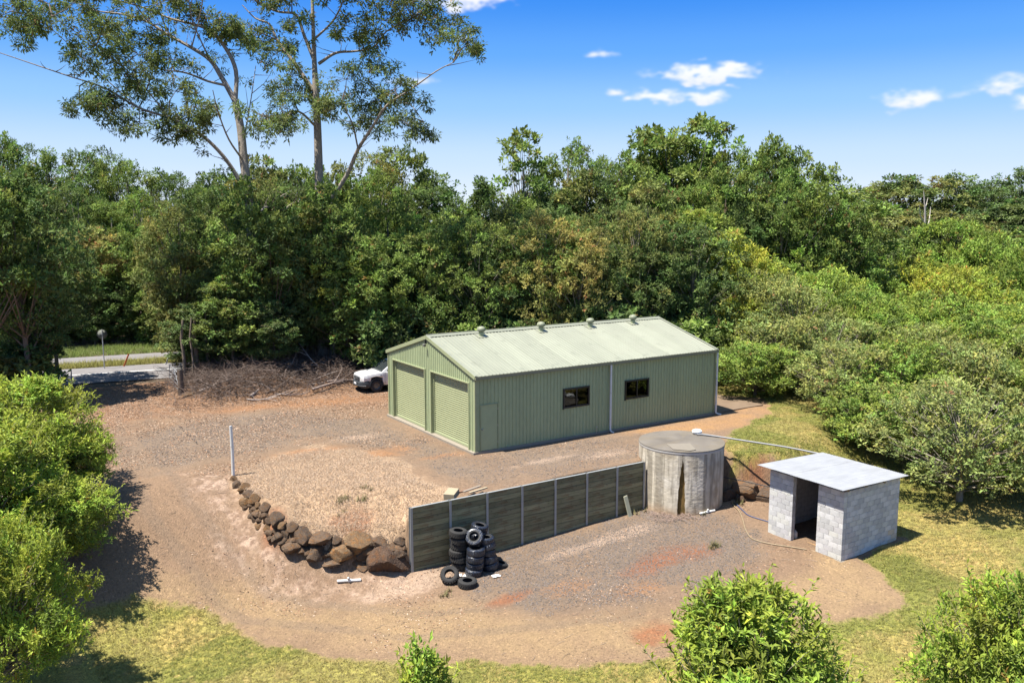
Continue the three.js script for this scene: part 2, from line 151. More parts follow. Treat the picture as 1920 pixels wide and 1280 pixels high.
const GUMS = [{"base":[1.58,-22.92],"limbs":[[[0.0,-0.2,0.0,0.5],[0.39,7.09,-0.74,0.42],[0.57,10.63,-1.22,0.4],[0.75,14.17,-1.69,0.36],[0.85,16.29,-1.98,0.33],[0.92,18.42,-2.29,0.28],[0.97,19.83,-2.5,0.22],[1.07,21.96,-2.79,0.17],[1.2,24.79,-3.18,0.12],[1.33,27.26,-3.51,0.06]],[[0.78,18.06,-2.33,0.2],[-0.17,20.03,-3.44,0.16],[-0.91,21.48,-4.35,0.13],[-1.24,22.58,-4.92,0.1],[-1.92,22.97,-5.6,0.07],[-2.57,23.9,-6.35,0.04]],[[0.98,20.01,-2.52,0.17],[0.57,21.81,-3.27,0.14],[0.28,23.16,-3.87,0.12],[-0.71,23.41,-4.74,0.1],[-1.82,24.23,-5.77,0.08],[-2.13,25.52,-6.37,0.05]],[[1.21,19.83,-2.34,0.15],[2.08,20.47,-1.44,0.12],[2.98,20.51,-0.42,0.1],[3.88,20.69,0.57,0.08],[4.54,21.65,1.28,0.06],[5.89,22.43,2.47,0.04]],[[1.06,21.43,-2.71,0.11],[1.73,22.38,-0.86,0.08],[1.9,23.44,0.64,0.06],[1.92,24.78,2.0,0.04]],[[0.58,9.92,-1.1,0.22],[1.88,12.37,0.36,0.19],[2.32,14.05,1.4,0.16],[2.72,15.17,2.5,0.13],[3.33,16.59,3.69,0.1],[4.28,17.47,5.18,0.07],[5.34,18.48,6.73,0.05],[5.77,18.82,7.98,0.03]],[[4.81,17.0,0.45,0.06],[5.34,16.99,2.62,0.05],[5.41,15.63,4.72,0.03]],[[3.0,14.17,-0.24,0.08],[2.22,15.8,0.67,0.06],[1.17,16.83,1.52,0.04]],[[0.8,15.59,-1.9,0.12],[-0.88,16.42,-0.68,0.09],[-2.45,15.69,0.87,0.05],[-3.81,15.32,2.5,0.03]],[[0.7,9.92,-1.02,0.16],[-1.14,10.62,-0.5,0.13],[-2.55,10.1,0.5,0.12],[-3.85,10.27,1.45,0.09],[-4.61,10.01,2.83,0.05]],[[-2.78,10.1,-3.28,0.06],[-1.58,10.82,-4.13,0.05],[-0.36,11.39,-4.94,0.03]]],"leaves":[[3.38,23.56,1.03,1.38],[4.09,22.17,1.86,1.2],[5.43,23.24,2.27,1.38],[7.34,23.27,1.55,1.6],[7.72,21.82,2.32,1.41],[6.67,20.45,7.05,0.91],[6.63,19.93,8.74,0.51],[3.31,21.03,0.17,1.05],[4.66,20.26,0.51,1.06],[1.91,21.75,0.94,0.85],[1.64,18.37,1.37,1.19],[3.3,18.56,0.93,1.22],[1.62,16.97,0.42,1.04],[3.54,17.19,1.17,1.05],[3.68,17.55,4.14,0.84],[5.99,17.13,1.68,0.92],[0.26,16.24,2.01,0.84],[3.32,16.27,-0.13,1.07],[3.96,15.79,1.85,1.05],[3.89,15.32,5.53,0.92],[5.51,15.02,4.14,0.68],[-0.91,18.74,-1.9,0.87],[-1.53,21.31,-4.73,1.26],[-1.04,20.56,-4.05,1.07],[-2.44,21.54,-4.63,1.0],[-1.53,17.71,-0.68,0.85],[0.71,18.19,-3.5,0.73],[0.2,22.61,-3.17,0.71],[-0.29,24.25,-3.16,1.06],[-0.99,24.73,-6.04,0.91],[1.15,23.74,0.29,0.85],[2.25,24.52,1.18,1.02],[-4.43,15.56,3.01,1.1],[-3.88,14.89,3.18,0.95],[-2.16,15.79,-0.04,0.84],[3.52,23.63,3.2,1.17],[6.21,24.66,2.28,1.38],[0.01,25.53,1.6,1.31],[0.17,26.23,-2.71,1.05],[8.17,23.24,2.24,0.88]]},{"base":[-3.09,-22.38],"limbs":[[[0.0,-0.2,0.0,0.46],[0.33,7.25,-0.76,0.4],[0.41,10.6,-1.26,0.38],[0.3,12.95,-1.72,0.36],[0.29,14.97,-2.07,0.33],[0.14,16.81,-2.47,0.29]],[[0.13,16.71,-2.46,0.2],[0.33,18.67,-2.76,0.18],[-0.05,20.03,-3.33,0.16],[-0.8,21.22,-4.11,0.14],[-1.47,21.58,-4.7,0.12],[-2.85,22.03,-5.77,0.1],[-4.22,22.73,-6.86,0.08],[-5.6,23.22,-7.94,0.06],[-7.15,23.58,-9.09,0.05],[-8.1,24.21,-9.91,0.03]],[[0.11,16.78,-2.49,0.24],[-0.49,18.33,-3.25,0.2],[-0.96,19.36,-3.84,0.18],[-1.87,20.15,-4.67,0.15],[-2.94,20.91,-5.6,0.12],[-4.0,21.78,-6.55,0.1],[-5.24,22.31,-7.55,0.08],[-7.07,22.67,-8.9,0.06],[-8.42,23.71,-10.06,0.04]],[[-0.27,17.72,-2.89,0.12],[-1.41,17.9,-2.91,0.1],[-2.65,18.3,-3.03,0.08],[-3.89,18.36,-3.09,0.05]],[[0.26,10.94,-1.41,0.2],[-0.45,12.43,-1.6,0.17],[-1.24,13.57,-1.77,0.15],[-2.38,14.69,-2.17,0.13],[-3.81,15.46,-2.69,0.11],[-5.5,16.06,-3.35,0.09],[-7.12,17.13,-4.05,0.07],[-9.15,17.86,-4.96,0.05],[-11.14,18.58,-5.83,0.04],[-12.71,19.13,-6.42,0.03]],[[-3.42,15.64,-4.57,0.06],[-5.24,17.77,-4.29,0.05],[-7.02,19.14,-3.86,0.04],[-9.23,20.57,-3.71,0.03],[-10.37,21.0,-2.72,0.02]],[[-5.08,16.31,-5.75,0.05],[-7.59,18.83,-6.56,0.04],[-9.5,20.76,-6.89,0.03],[-10.63,21.35,-6.5,0.02]],[[-1.01,19.33,-3.63,0.08],[-1.54,20.2,-3.27,0.06],[-2.15,21.7,-3.07,0.05],[-2.4,23.48,-2.68,0.04],[-2.62,25.21,-2.26,0.02]],[[-1.95,20.1,-4.36,0.06],[-1.89,21.57,-2.14,0.05],[-2.01,22.99,-0.01,0.04],[-2.31,23.96,2.07,0.02]],[[0.3,12.95,-1.72,0.09],[-0.95,14.14,-0.3,0.07],[-1.91,15.54,1.27,0.05],[-2.62,16.52,3.08,0.03]],[[0.32,13.96,-1.88,0.07],[1.3,16.79,-3.22,0.05],[2.16,19.4,-4.6,0.03]],[[-3.03,20.84,-5.18,0.07],[-3.55,22.28,-5.38,0.05],[-3.78,23.86,-5.42,0.04]],[[-4.1,21.67,-6.02,0.06],[-5.28,22.5,-4.28,0.05],[-6.0,23.21,-2.23,0.03]]],"leaves":[[-11.39,22.09,-6.88,1.43],[-10.31,21.93,-4.55,0.87],[-11.54,20.8,-8.43,1.05],[-8.34,20.31,-4.33,0.89],[-7.26,20.18,-3.8,1.02],[-7.71,19.15,-6.66,0.93],[-6.99,18.59,-4.38,0.97],[-5.58,20.69,-5.92,0.94],[-5.09,19.43,-4.67,0.99],[-4.27,21.2,-5.23,1.07],[-3.02,20.62,-6.97,0.98],[-5.74,17.9,-3.06,1.03],[-4.36,17.96,-3.97,1.06],[-4.25,16.95,-6.66,0.97],[-3.48,17.04,-2.37,0.91],[-3.3,19.21,-4.27,0.8],[-6.36,22.4,-9.74,0.84],[-7.82,22.83,-7.66,0.73],[-7.03,24.08,-9.84,0.83],[-3.56,22.59,-3.64,0.79],[-0.3,21.39,-3.83,0.82],[-1.22,21.7,-4.33,0.68],[-7.31,16.38,-2.98,1.01],[-8.03,16.74,-3.94,0.89],[-6.18,15.84,-4.85,1.06],[-5.62,14.98,-2.59,0.9],[-3.1,15.53,-3.08,0.93],[-3.73,14.8,-3.24,0.73],[-2.68,15.68,0.94,0.69],[-2.07,15.32,0.12,0.64],[-8.65,16.08,-3.91,0.7],[-3.07,14.64,-1.95,0.65],[-12.19,21.54,-8.61,1.3],[-10.66,20.88,-6.47,0.7],[0.57,20.7,-3.06,0.75],[0.0,21.39,-2.67,0.6],[-5.56,23.14,-6.15,0.73],[-2.21,22.82,-4.01,0.67]]}];
// ---------------------------------------------------------------- ground
const ZX0 = -22, ZZ0 = -26, ZS = 48;
function polyDist(poly, x, z) { // signed distance, positive inside
  let inside = false, best = 1e9;
  for (let i = 0, j = poly.length - 1; i < poly.length; j = i++) { const [xi, zi] = poly[i], [xj, zj] = poly[j]; if ((zi > z) !== (zj > z) && x < (xj - xi) * (z - zi) / (zj - zi) + xi) inside = !inside; const dx = xj - xi, dz = zj - zi, t = clamp(((x - xi) * dx + (z - zi) * dz) / (dx * dx + dz * dz)); best = Math.min(best, (x - xi - dx * t) ** 2 + (z - zi - dz * t) ** 2); }
  return (inside ? 1 : -1) * Math.sqrt(best);
}
const ZONES = {
  bare: [[-22, -30], [26, -30], [24, -11], [18.5, -9], [16.2, -6], [20.4, -1.6], [17.5, 1.6], [13.6, 2.9], [10.6, 4.4], [9.6, 6.2], [11.2, 7.0], [11.6, 9.2], [11.4, 13.2], [8.6, 13.5], [8.0, 14.6], [7.5, 15.7], [6.5, 16.35], [5.2, 16.3], [3.5, 15.7], [.8, 15.3], [-1.9, 14.3], [-3.9, 13.1], [-6.4, 11.3], [-8.7, 9.5], [-10.1, 8.0], [-11.3, 6.4], [-12, 4.9], [-12.7, 3.6], [-13.7, 2.8], [-15.5, 2.2], [-22, 1]],
  gravelU: [[-10.7, -12.8], [-6.7, -13.8], [-3.4, -13.2], [-.8, -7.8], [-.3, .3], [15, .4], [9, 4.2], [5.35, 4.6], [.3, 4.5], [-2.1, 4.3], [-2.9, 1.5], [-2.5, -1.7], [-3.4, -3.9], [-4.7, -6.4], [-8.1, -5.3], [-12.1, -4.9], [-17, -8]],
  gravelL: [[-4.6, 6.6], [-5.2, 4.9], [5.2, 4.9], [7.7, 6.5], [7.7, 9.9], [4.1, 11.9], [.8, 11.4], [-3.5, 9.9]],
  straw: [[-9.8, -2.1], [-7.3, -4.7], [-5.2, -5], [-3.7, -2.5], [-3.6, .5], [-3.4, 3.6], [-3.8, 4.7], [-5.6, 4.8], [-6, 4.5], [-8.3, 3.1], [-9.7, .2]],
  mulch: [[-11.4, -4], [-10.2, -3], [-10.2, 1.2], [-9.4, 2.9], [-8.2, 3.9], [-6.6, 4.9], [-4.6, 5.4], [-5.4, 6.6], [-7.8, 5.6], [-9.7, 4.2], [-11.2, 2]],
  tan: [[-14, 2.2], [-11, 2.6], [-9.4, 5], [-5, 7.6], [-3, 10.6], [2, 13.2], [6, 13.4], [7.6, 12.4], [8.4, 14.4], [6.4, 16.2], [2, 15.4], [-6, 11.4], [-12, 4.6]],
  orange: [[8, .5], [14.8, .3], [18.5, .2], [20, .8], [17.6, 1.6], [13.6, 2.8], [11, 2.2]],
  litter: [[-22, -30], [26, -30], [26, -9.4], [15, -9.6], [1, -11.4], [-4, -14.6], [-12, -15.5], [-22, -14]],
};
const spots = [[3.2, 9.1, 1.5, .75, 'r'], [1.6, 9.3, 1.3, .6, 'r'], [4.3, 9.6, .9, .5, 'r'], [-3.6, 8.4, .9, .35, 'r'], [-1.3, 8.9, 1.3, .5, 'o'], [-1.2, 13, .9, .6, 'r'], [.2, 10.4, 1.2, .5, 'o'], [-6.9, 3.1, .8, .9, 'r'], [-7.6, 2.9, .4, .5, 'r'], [-3.1, -2.6, 1.3, .8, 'o'], [-6, -4.4, 1.5, .7, 'o'], [-3.2, -5.6, 1.4, .6, 'w'], [10.5, 4.9, 1.0, .9, 'r'], [10.6, 6.5, 1.0, .8, 'r'], [-1.2, -.6, 1, .35, 'o'], [-9.6, 1.9, .5, .6, 'r'], [-1.5, -14, 3, 1.2, 'o'], [-5.5, -15, 3, 1, 'o'], [5, 3, 1.6, .5, 'w'], [2, 2.4, 2, .4, 'w'], [3, 6.6, 1.7, .5, 'w'], [-6, 5.6, 2, .6, 'w'], [.5, 6.6, 1.6, .4, 'w']];
const zoneMap = (() => { // each zone's weight on a 384 grid
  const n = 384, out = {}; for (const [k, poly] of Object.entries(ZONES)) { const a = out[k] = new Float32Array(n * n); for (let j = 0; j < n; j++) for (let i = 0; i < n; i++) a[j * n + i] = polyDist(poly, ZX0 + (i + .5) / n * ZS, ZZ0 + (j + .5) / n * ZS); }
  return (k, x, z) => { const u = clamp((x - ZX0) / ZS * n - .5, 0, n - 1.001), v = clamp((z - ZZ0) / ZS * n - .5, 0, n - 1.001), i = Math.floor(u), j = Math.floor(v), fu = u - i, fv = v - j, a = out[k], o = j * n + i, i1 = i < n - 1 ? 1 : 0, j1 = j < n - 1 ? n : 0; return lerp(lerp(a[o], a[o + i1], fu), lerp(a[o + j1], a[o + j1 + i1], fu), fv); };
})();
const edgeNoise = (x, z) => (fbm(x * .9, z * .9, 4, 61) - .5) * 2.2 + (fbm(x * 5, z * 5, 2, 62) - .5) * .7;
function grassAt(x, z) { return 1 - ss(-.25, .25, zoneMap('bare', x, z) + edgeNoise(x, z) * .42); }
const TRACKS = [[[-11, -24], [-10.4, -18], [-8, -13], [-4.5, -10.5], [-1.5, -8]], [[-10.8, -22], [-11.6, -14], [-12.6, -7], [-12.6, -1], [-11, 4], [-7, 8.2], [-1, 11]], [[-5, -11], [-3.2, -6], [-1.8, -2], [1.5, 1.9], [9, 2.2]], [[-2, 9.6], [2, 9.4], [5.5, 9]]];
function groundColour(x, z) {
  const e = edgeNoise(x, z), b1 = fbm(x * .5, z * .5, 4, 11), b2 = fbm(x * 2.1, z * 2.1, 3, 12), b3 = fbm(x * 7, z * 7, 3, 13), f = fbm(x * 21, z * 21, 2, 14);
  const w = (k, s = .5, n = .6) => ss(-s, s, zoneMap(k, x, z) + e * n);
  let c = mix3([.17, .115, .078], [.235, .16, .108], b1);
  c = mix3(c, [.30, .215, .12], w('tan', 1, .8) * (.35 + .5 * b2));
  c = mix3(c, mix3([.15, .113, .086], [.22, .165, .126], b2 * .7 + b3 * .3), w('gravelU', 1.2, 1) * (.5 + .5 * ss(.25, .6, b1)));
  c = mix3(c, mix3([.135, .102, .079], [.2, .15, .115], b2 * .6 + b3 * .4), w('gravelL', 1.1, 1) * (.45 + .55 * ss(.25, .6, b1)));
  c = mix3(c, mix3([.40, .285, .19], [.56, .42, .30], b2 * .5 + b3 * .5), w('straw', .6) * (.7 + .3 * b2));
  c = mix3(c, mix3([.22, .15, .115], [.40, .30, .245], ss(.3, .7, b3)), w('mulch', .9, .8) * (.3 + .7 * ss(.35, .65, b2)));
  c = mix3(c, mix3([.34, .2, .085], [.28, .17, .10], b2), w('orange', .8, .8) * .85);
  c = mix3(c, mix3([.16, .085, .05], [.26, .15, .085], b3), w('litter', 1.5, 1.2) * .8);
  for (const [sx, sz, rx, rz, k] of spots) { const d = Math.hypot((x - sx) / rx, (z - sz) / rz); if (d < 1.8) { const t = ss(1.3, .3, d + e * .45) * (.5 + .5 * b3); c = mix3(c, k === 'r' ? [.235, .085, .035] : k === 'o' ? [.29, .145, .065] : [.38, .29, .235], t * .85); } }
  for (const tr of TRACKS) { let best = 9; for (let i = 0; i < tr.length - 1; i++) { const dx = tr[i + 1][0] - tr[i][0], dz = tr[i + 1][1] - tr[i][1], t = clamp(((x - tr[i][0]) * dx + (z - tr[i][1]) * dz) / (dx * dx + dz * dz)); best = Math.min(best, Math.hypot(x - tr[i][0] - dx * t, z - tr[i][1] - dz * t)); } if (best < 1.6) { const q = ss(.32, .12, Math.abs(best - .72) + e * .1) * (.35 + .65 * b3); c = mix3(c, [.15, .115, .09], q * .5); } } // wheel tracks
  const g = grassAt(x, z);
  if (g > 0) { const dry = ss(.38, .62, fbm(x * .45 + 9, z * .45, 3, 19)), fresh = ss(.45, .6, fbm(x * .33, z * .33, 3, 20)); let gc = mix3([.185, .175, .04], [.31, .24, .085], dry * .8); gc = mix3(gc, [.145, .17, .035], fresh * .55); gc = mix3(gc, [.27, .17, .09], ss(.6, .72, b2) * .35); const k = (.75 + .5 * f) * 1.25; c = mix3(c, gc.map(v => v * k), g); }
  const s = (.72 + .56 * f) * .8; return [c[0] * s * 1.05, c[1] * s * .985, c[2] * s * .87];
}
const groundTex = (() => {
  const N = 2048, r = rng(5); const t = tex(N, N, (u, v, i, j) => { const x = ZX0 + u * ZS, z = ZZ0 + v * ZS; const c = groundColour(x, z), q = hash(i, j, 3), q2 = hash(i >> 1, j >> 1, 4); let k = .92 + .16 * q; if (q2 > .985) k *= 1.45; else if (q2 < .02) k *= .6; return [c[0] * k, c[1] * k, c[2] * k]; }, true);
  t.wrapS = t.wrapT = THREE.ClampToEdgeWrapping; return t;
})();
const floorTex = tex(512, 512, (u, v) => mix3([.05, .04, .022], [.13, .085, .05], fbm(u * 16, v * 16, 5, 51, 16)).map(c => c * (.8 + .4 * noise(u * 256, v * 256, 52, 256))), true);
{
  const lines = (a, b, step, extra) => { const s = []; for (let v = a; v < b + 1e-6; v += step) s.push(v); let d = step; for (let v = a; v > -420;) { d *= 1.35; v -= d; s.push(v); } d = step; for (let v = b; v < 420;) { d *= 1.35; v += d; s.push(v); } s.push(...extra); s.sort((p, q) => p - q); return s.filter((v, i) => !i || v - s[i - 1] > .03); };
  const xs = lines(ZX0, ZX0 + ZS, .25, [-5.73, -5.57, 5.42, 5.58]), zs = lines(ZZ0, ZZ0 + ZS, .25, [4.738, 4.902]);
  const P = [], U = [], I0 = [], I1 = []; for (const z of zs) for (const x of xs) { P.push(x, groundY(x, z), z); U.push((x - ZX0) / ZS, (z - ZZ0) / ZS); }
  const nx = xs.length; for (let j = 0; j < zs.length - 1; j++) for (let i = 0; i < nx - 1; i++) { const a = j * nx + i, mx = (xs[i] + xs[i + 1]) / 2, mz = (zs[j] + zs[j + 1]) / 2; const t = mx > ZX0 && mx < ZX0 + ZS && mz > ZZ0 && mz < ZZ0 + ZS ? I0 : I1; t.push(a, a + nx, a + 1, a + 1, a + nx, a + nx + 1); }
  const g = new THREE.BufferGeometry(); g.setAttribute('position', new THREE.Float32BufferAttribute(P, 3)); g.setAttribute('uv', new THREE.Float32BufferAttribute(U, 2)); g.setIndex([...I0, ...I1]); g.addGroup(0, I0.length, 0); g.addGroup(I0.length, I1.length, 1); g.computeVertexNormals();
  const b = rep(T_relief, 20), bs = rep(T_speck, 16);
  tag(mesh('ground', g, [std(0xffffff, { map: groundTex, roughness: 1, bumpMap: bs, bumpScale: .03 }), std(0xffffff, { map: rep(floorTex, 12), roughness: 1, bumpMap: b, bumpScale: .06 })]), null, null, null, 'structure');
}
// ---------------------------------------------------------------- the road, its edge line and the side road behind the gate
{
  const asphaltTex = tex(512, 512, (u, v) => { const k = .8 + .3 * fbm(u * 6, v * 6, 4, 5, 6) + .25 * (noise(u * 256, v * 256, 7, 256) - .5); return [.16 * k, .15 * k, .15 * k]; }, true);
  const strip = (x0, x1, zfn, w, y, uvs = .25) => { const P = [], U = [], I = []; const n = 60; for (let i = 0; i <= n; i++) { const x = lerp(x0, x1, i / n), z = zfn(x); P.push(x, y, z, x, y, z - w); U.push(x * uvs, z * uvs, x * uvs, (z - w) * uvs); if (i) { const o = i * 2 - 2; I.push(o, o + 2, o + 1, o + 1, o + 2, o + 3); } } const g = new THREE.BufferGeometry(); g.setAttribute('position', new THREE.Float32BufferAttribute(P, 3)); g.setAttribute('uv', new THREE.Float32BufferAttribute(U, 2)); g.setIndex(I); g.computeVertexNormals(); return g; };
  const zr = x => -27.3 + (x + 10) * .16 - .06 * Math.max(0, x + 5) ** 2;
  const as = std(0xffffff, { map: asphaltTex, roughness: .92, bumpMap: rep(T_speck, 2), bumpScale: .006 });
  tag(mesh('road', strip(-120, 18, zr, 6.4, -.02), as), null, null, null, 'structure');
  tag(mesh('road_edge_line', strip(-120, 18, x => zr(x) - 3.55, .16, -.012), std([.72, .72, .7], { map: rep(T_grain, 3), roughness: .7 })), null, null, null, 'structure');
  tag(mesh('side_road', strip(-120, 10, x => -36.3 + (x + 10) * .14, 3.0, -.02), as), null, null, null, 'structure');
}
// ---------------------------------------------------------------- the green steel shed
const floorTex2 = tex(256, 256, (u, v) => mix3([.55, .5, .45], [1, 1, 1], fbm(u * 5, v * 5, 5, 71, 5)), true);
const SH = { L: 14.74, W: 9.04, H: 3.40, rise: 1.25 };
const M_shed = std([.305, .355, .2], { roughness: .48, map: rep(T_grain, .6) });
const M_roof = std([.25, .258, .192], { roughness: .5, map: rep(tex(512, 512, (u, v) => { const s = fbm(u * 40, v * 4, 4, 15, 40, 4); return .78 + .22 * (s * .5 + fbm(u * 10, v * 10, 5, 16, 10) * .5) - .12 * ss(.66, .8, fbm(u * 24, v * 16, 4, 18, 24, 16)); }, true), .18) });  // same paint as the walls, toned darker to offset the strong sun on it
const roofMats = [1, .93, 1.05, .97].map(k => { const m = M_roof.clone(); m.color.multiplyScalar(k); return m; }), wallMats = [1, .97, 1.03].map(k => { const m = M_shed.clone(); m.color.multiplyScalar(k); return m; });
const M_door = std([.30, .325, .18], { roughness: .5, map: rep(T_grain, .5) });
const M_trim = std([.29, .32, .18], { roughness: .5, map: rep(T_grain, .8) });
const M_gutter = std([.19, .19, .125], { roughness: .5, map: rep(T_grain, .8) });
const M_white = std([.6, .6, .585], { roughness: .45, map: rep(T_grain, 1) });
const M_frame = std([.012, .012, .013], { roughness: .4 });
const M_glass = phys([.35, .38, .37], { roughness: .03, transmission: 1, thickness: 0, ior: 1.5 });
const M_concrete = std([.25, .215, .17], { roughness: .95, map: rep(T_grain, .7), bumpMap: rep(T_relief, .6), bumpScale: .01 });
const M_steel = std([.46, .47, .47], { roughness: .42, metalness: .75, map: rep(T_grain, 2) });
{
  const { L, W, H, rise } = SH, shed = group('steel_shed', 0, 0, 0), PITCH = .19, RH = .03, slope = Math.atan2(rise, W / 2);
  // ribbed cladding over u0..u1, between bot(u) and top(u), openings left out; put: (u, y, offset) -> point
  const ribs = (u0, u1) => { const a = []; a.push([u0, 0]); for (let k = Math.ceil((u0 - .05) / PITCH); (k + .5) * PITCH + .04 < u1; k++) { const c = (k + .5) * PITCH; a.push([c - .032, 0], [c - .014, RH], [c + .014, RH], [c + .032, 0]); } a.push([u1, 0]); return a.filter((p, i) => !i || p[0] - a[i - 1][0] > 1e-4); };
  function clad(u0, u1, bot, top, holes, put, uvs = 1) {
    let prof = ribs(u0, u1); const cuts = [...new Set(holes.flatMap(h => [h[0], h[1]]))].filter(c => c > u0 && c < u1);
    for (const c of cuts) { const i = prof.findIndex(p => p[0] > c); const [a, b] = [prof[i - 1], prof[i]]; if (Math.abs(a[0] - c) > 1e-4 && Math.abs(b[0] - c) > 1e-4) prof.splice(i, 0, [c, lerp(a[1], b[1], (c - a[0]) / (b[0] - a[0]))]); }
    const segs = prof.slice(0, -1).map((p, i) => { const [a, oa] = p, [b, ob] = prof[i + 1], m = (a + b) / 2, hs = holes.filter(h => m > h[0] && m < h[1]).sort((p_, q) => p_[2] - q[2]); const pieces = []; let from = bot; for (const h of hs) { if (h[2] > from + .01) pieces.push([from, h[2]]); from = h[3]; } pieces.push([from, null]); return { a, oa, b, ob, pieces }; });
    const make = want => { const P = [], U = []; for (const { a, oa, b, ob, pieces } of segs) pieces.forEach(([y0, y1], k) => { if (want >= 0 && k !== want) return; const ya = y1 ?? top(a), yb = y1 ?? top(b), q = [put(a, y0, oa), put(b, y0, ob), put(b, yb, ob), put(a, ya, oa)], w = [[a, y0], [b, y0], [b, yb], [a, ya]]; for (const j of [0, 1, 2, 0, 2, 3]) { P.push(...q[j]); U.push(w[j][0] * uvs, w[j][1] * uvs); } }); const g = new THREE.BufferGeometry(); g.setAttribute('position', new THREE.Float32BufferAttribute(P, 3)); g.setAttribute('uv', new THREE.Float32BufferAttribute(U, 2)); g.computeVertexNormals(); return g; };
    return segs.every(q => q.pieces.length === 2) ? [make(0), make(1)] : [make(-1)];
  }
  const sheetW = .76, B = .06;
  const wallOf = (name, len, top, holes, put) => { const w = part(name, shed); const n = Math.ceil(len / sheetW); for (let k = 0; k < n; k++) { const a = k * sheetW, b = Math.min(len, a + sheetW), lift = (k % 2) * .0025; for (const g of clad(a, b, B, top, holes, (u, y, o) => put(u, y, o + lift))) mesh('wall_sheet', g, wallMats[(k * 7 + 1) % 3], w); } return w; };
  const HZ = .055; // cladding stands this far inside the corner line
  const flat = () => H, gab = u => H + rise * (1 - Math.abs(u - W / 2) / (W / 2)) - .03;
  const holesFront = [[.28, 1.20, 0, 2.13], [4.79, 6.29, 1.47, 2.375], [8.53, 10.03, 1.47, 2.375]];
  wallOf('side_wall', L, flat, holesFront, (u, y, o) => [u, y, -HZ + o + .02]);
  wallOf('side_wall', L, flat, [], (u, y, o) => [u, y, -W + HZ - o - .02]);
  const D1 = [4.82, 8.37], D2 = [.57, 4.13], DT = 3.04;
  wallOf('gable_wall', W, gab, [[D2[0], D2[1], 0, DT], [D1[0], D1[1], 0, DT]], (u, y, o) => [HZ - o - .02, y, -u]);
  wallOf('gable_wall', W, gab, [], (u, y, o) => [L - HZ + o + .02, y, -u]);
  // slab with a pale apron under the doors
  mesh('slab', bx(-.1, L + .04, -.5, .055, -W - .03, .03, .01), M_concrete, shed);
  // corner flashings
  for (const x of [0, L]) for (const z of [0, -W]) { const sx = x ? -1 : 1, sz = z ? 1 : -1; mesh('corner_flashing', merge([bx(x, x + sx * .1, .06, H, z - sz * -0, z + sz * .012, .003), bx(x, x + sx * .012, .06, H, z + sz * .014, z + sz * .1, .003)]), M_trim, shed); }
  // roller doors set back in their openings
  for (const [a, b] of [D1, D2]) {
    const d = part('roller_door', shed), x = .17; const P = [], U = [], rows = 240; const y0 = .16, y1 = DT + .1;
    for (let i = 0; i < rows; i++) { const ya = lerp(y0, y1, i / rows), yb = lerp(y0, y1, (i + 1) / rows); const w = y => x + .008 * Math.sin(y / .1 * Math.PI * 2); const q = [[w(ya), ya, -a - .05], [w(ya), ya, -b + .05], [w(yb), yb, -b + .05], [w(yb), yb, -a - .05]]; for (const k of [0, 1, 2, 0, 2, 3]) { P.push(...q[k]); U.push(q[k][2], q[k][1]); } }
    const g = new THREE.BufferGeometry(); g.setAttribute('position', new THREE.Float32BufferAttribute(P, 3)); g.setAttribute('uv', new THREE.Float32BufferAttribute(U, 2)); g.computeVertexNormals();
    mesh('curtain', mergeVertices(g), M_door, d).geometry.computeVertexNormals();
    mesh('bottom_rail', bx(x - .025, x + .025, .06, .17, -b + .05, -a - .05, .008), M_trim, d);
    for (const [z, s] of [[-a, -1], [-b, 1]]) mesh('guide', bx(x - .05, x + .05, .06, DT, z, z + s * .07, .005), M_trim, d);
  }
  // jambs and lintels: folded sheet returns from the wall face back to the curtain
  for (const z of [-D1[0], -D1[1], -D2[0], -D2[1]]) { const s = (z === -D1[0] || z === -D2[0]) ? 1 : -1; mesh('door_jamb', bx(-.03, .3, .055, DT + .06, z, z + s * .07, .004), M_trim, shed); }
  for (const [a, b] of [D1, D2]) mesh('lintel', bx(-.028, .12, DT, DT + .058, -b + .002, -a - .002, .004), M_trim, shed);
  // roof: ribbed sheets, ridge cap, barge boards, gutters
  const sl = Math.hypot(W / 2 + .07, rise + .02), EV = .07;
  for (const side of [0, 1]) { const r = part('roof_slope', shed); const n = Math.ceil((L + .06) / sheetW); const z = side ? -W - EV : EV, sg = side ? -1 : 1; const sn = Math.sin(slope), cs = Math.cos(slope);
    for (let k = 0; k < n; k++) { const a = -.03 + k * sheetW, b = Math.min(L + .03, a + sheetW), lift = (k % 2) * .004; const sheet = clad(a, b, 0, () => sl, [], (u, t, o) => { const off = o * .55 + lift; return [u, H + .035 + t * sn + off * cs, z - sg * (t * cs - off * sn)]; }); mesh('roof_sheet', sheet[0], roofMats[(k * 5 + (k >> 1)) % 4], r); } }
  { const y = H + .035 + sl * Math.sin(slope) + .045, rc = part('ridge_cap', shed), wd = .23; for (const s of [-1, 1]) { const g = new THREE.BoxGeometry(L + .06, .006, wd); g.rotateX(s * slope); g.translate(L / 2, y - Math.sin(slope) * wd / 2, -W / 2 + s * Math.cos(slope) * wd / 2); mesh('cap_flange', g, M_roof, rc); } mesh('cap_roll', tube([[-.03, y, -W / 2, .035], [L + .03, y, -W / 2, .035]], 8), M_roof, rc);
    // the turned-down tabs between the ribs that close the cap
    for (const s of [-1, 1]) { const tabs = []; for (let k = 0; k * PITCH < L - .1; k++) { const zc = -W / 2 + s * Math.cos(slope) * (wd - .003), t = new THREE.BoxGeometry(PITCH * .5, .026, .004); t.translate(k * PITCH + PITCH * .5, y - Math.sin(slope) * wd - .016, zc); tabs.push(t); } mesh('cap_scallops', merge(tabs), M_roof, rc).userData.kind = 'stuff'; } }
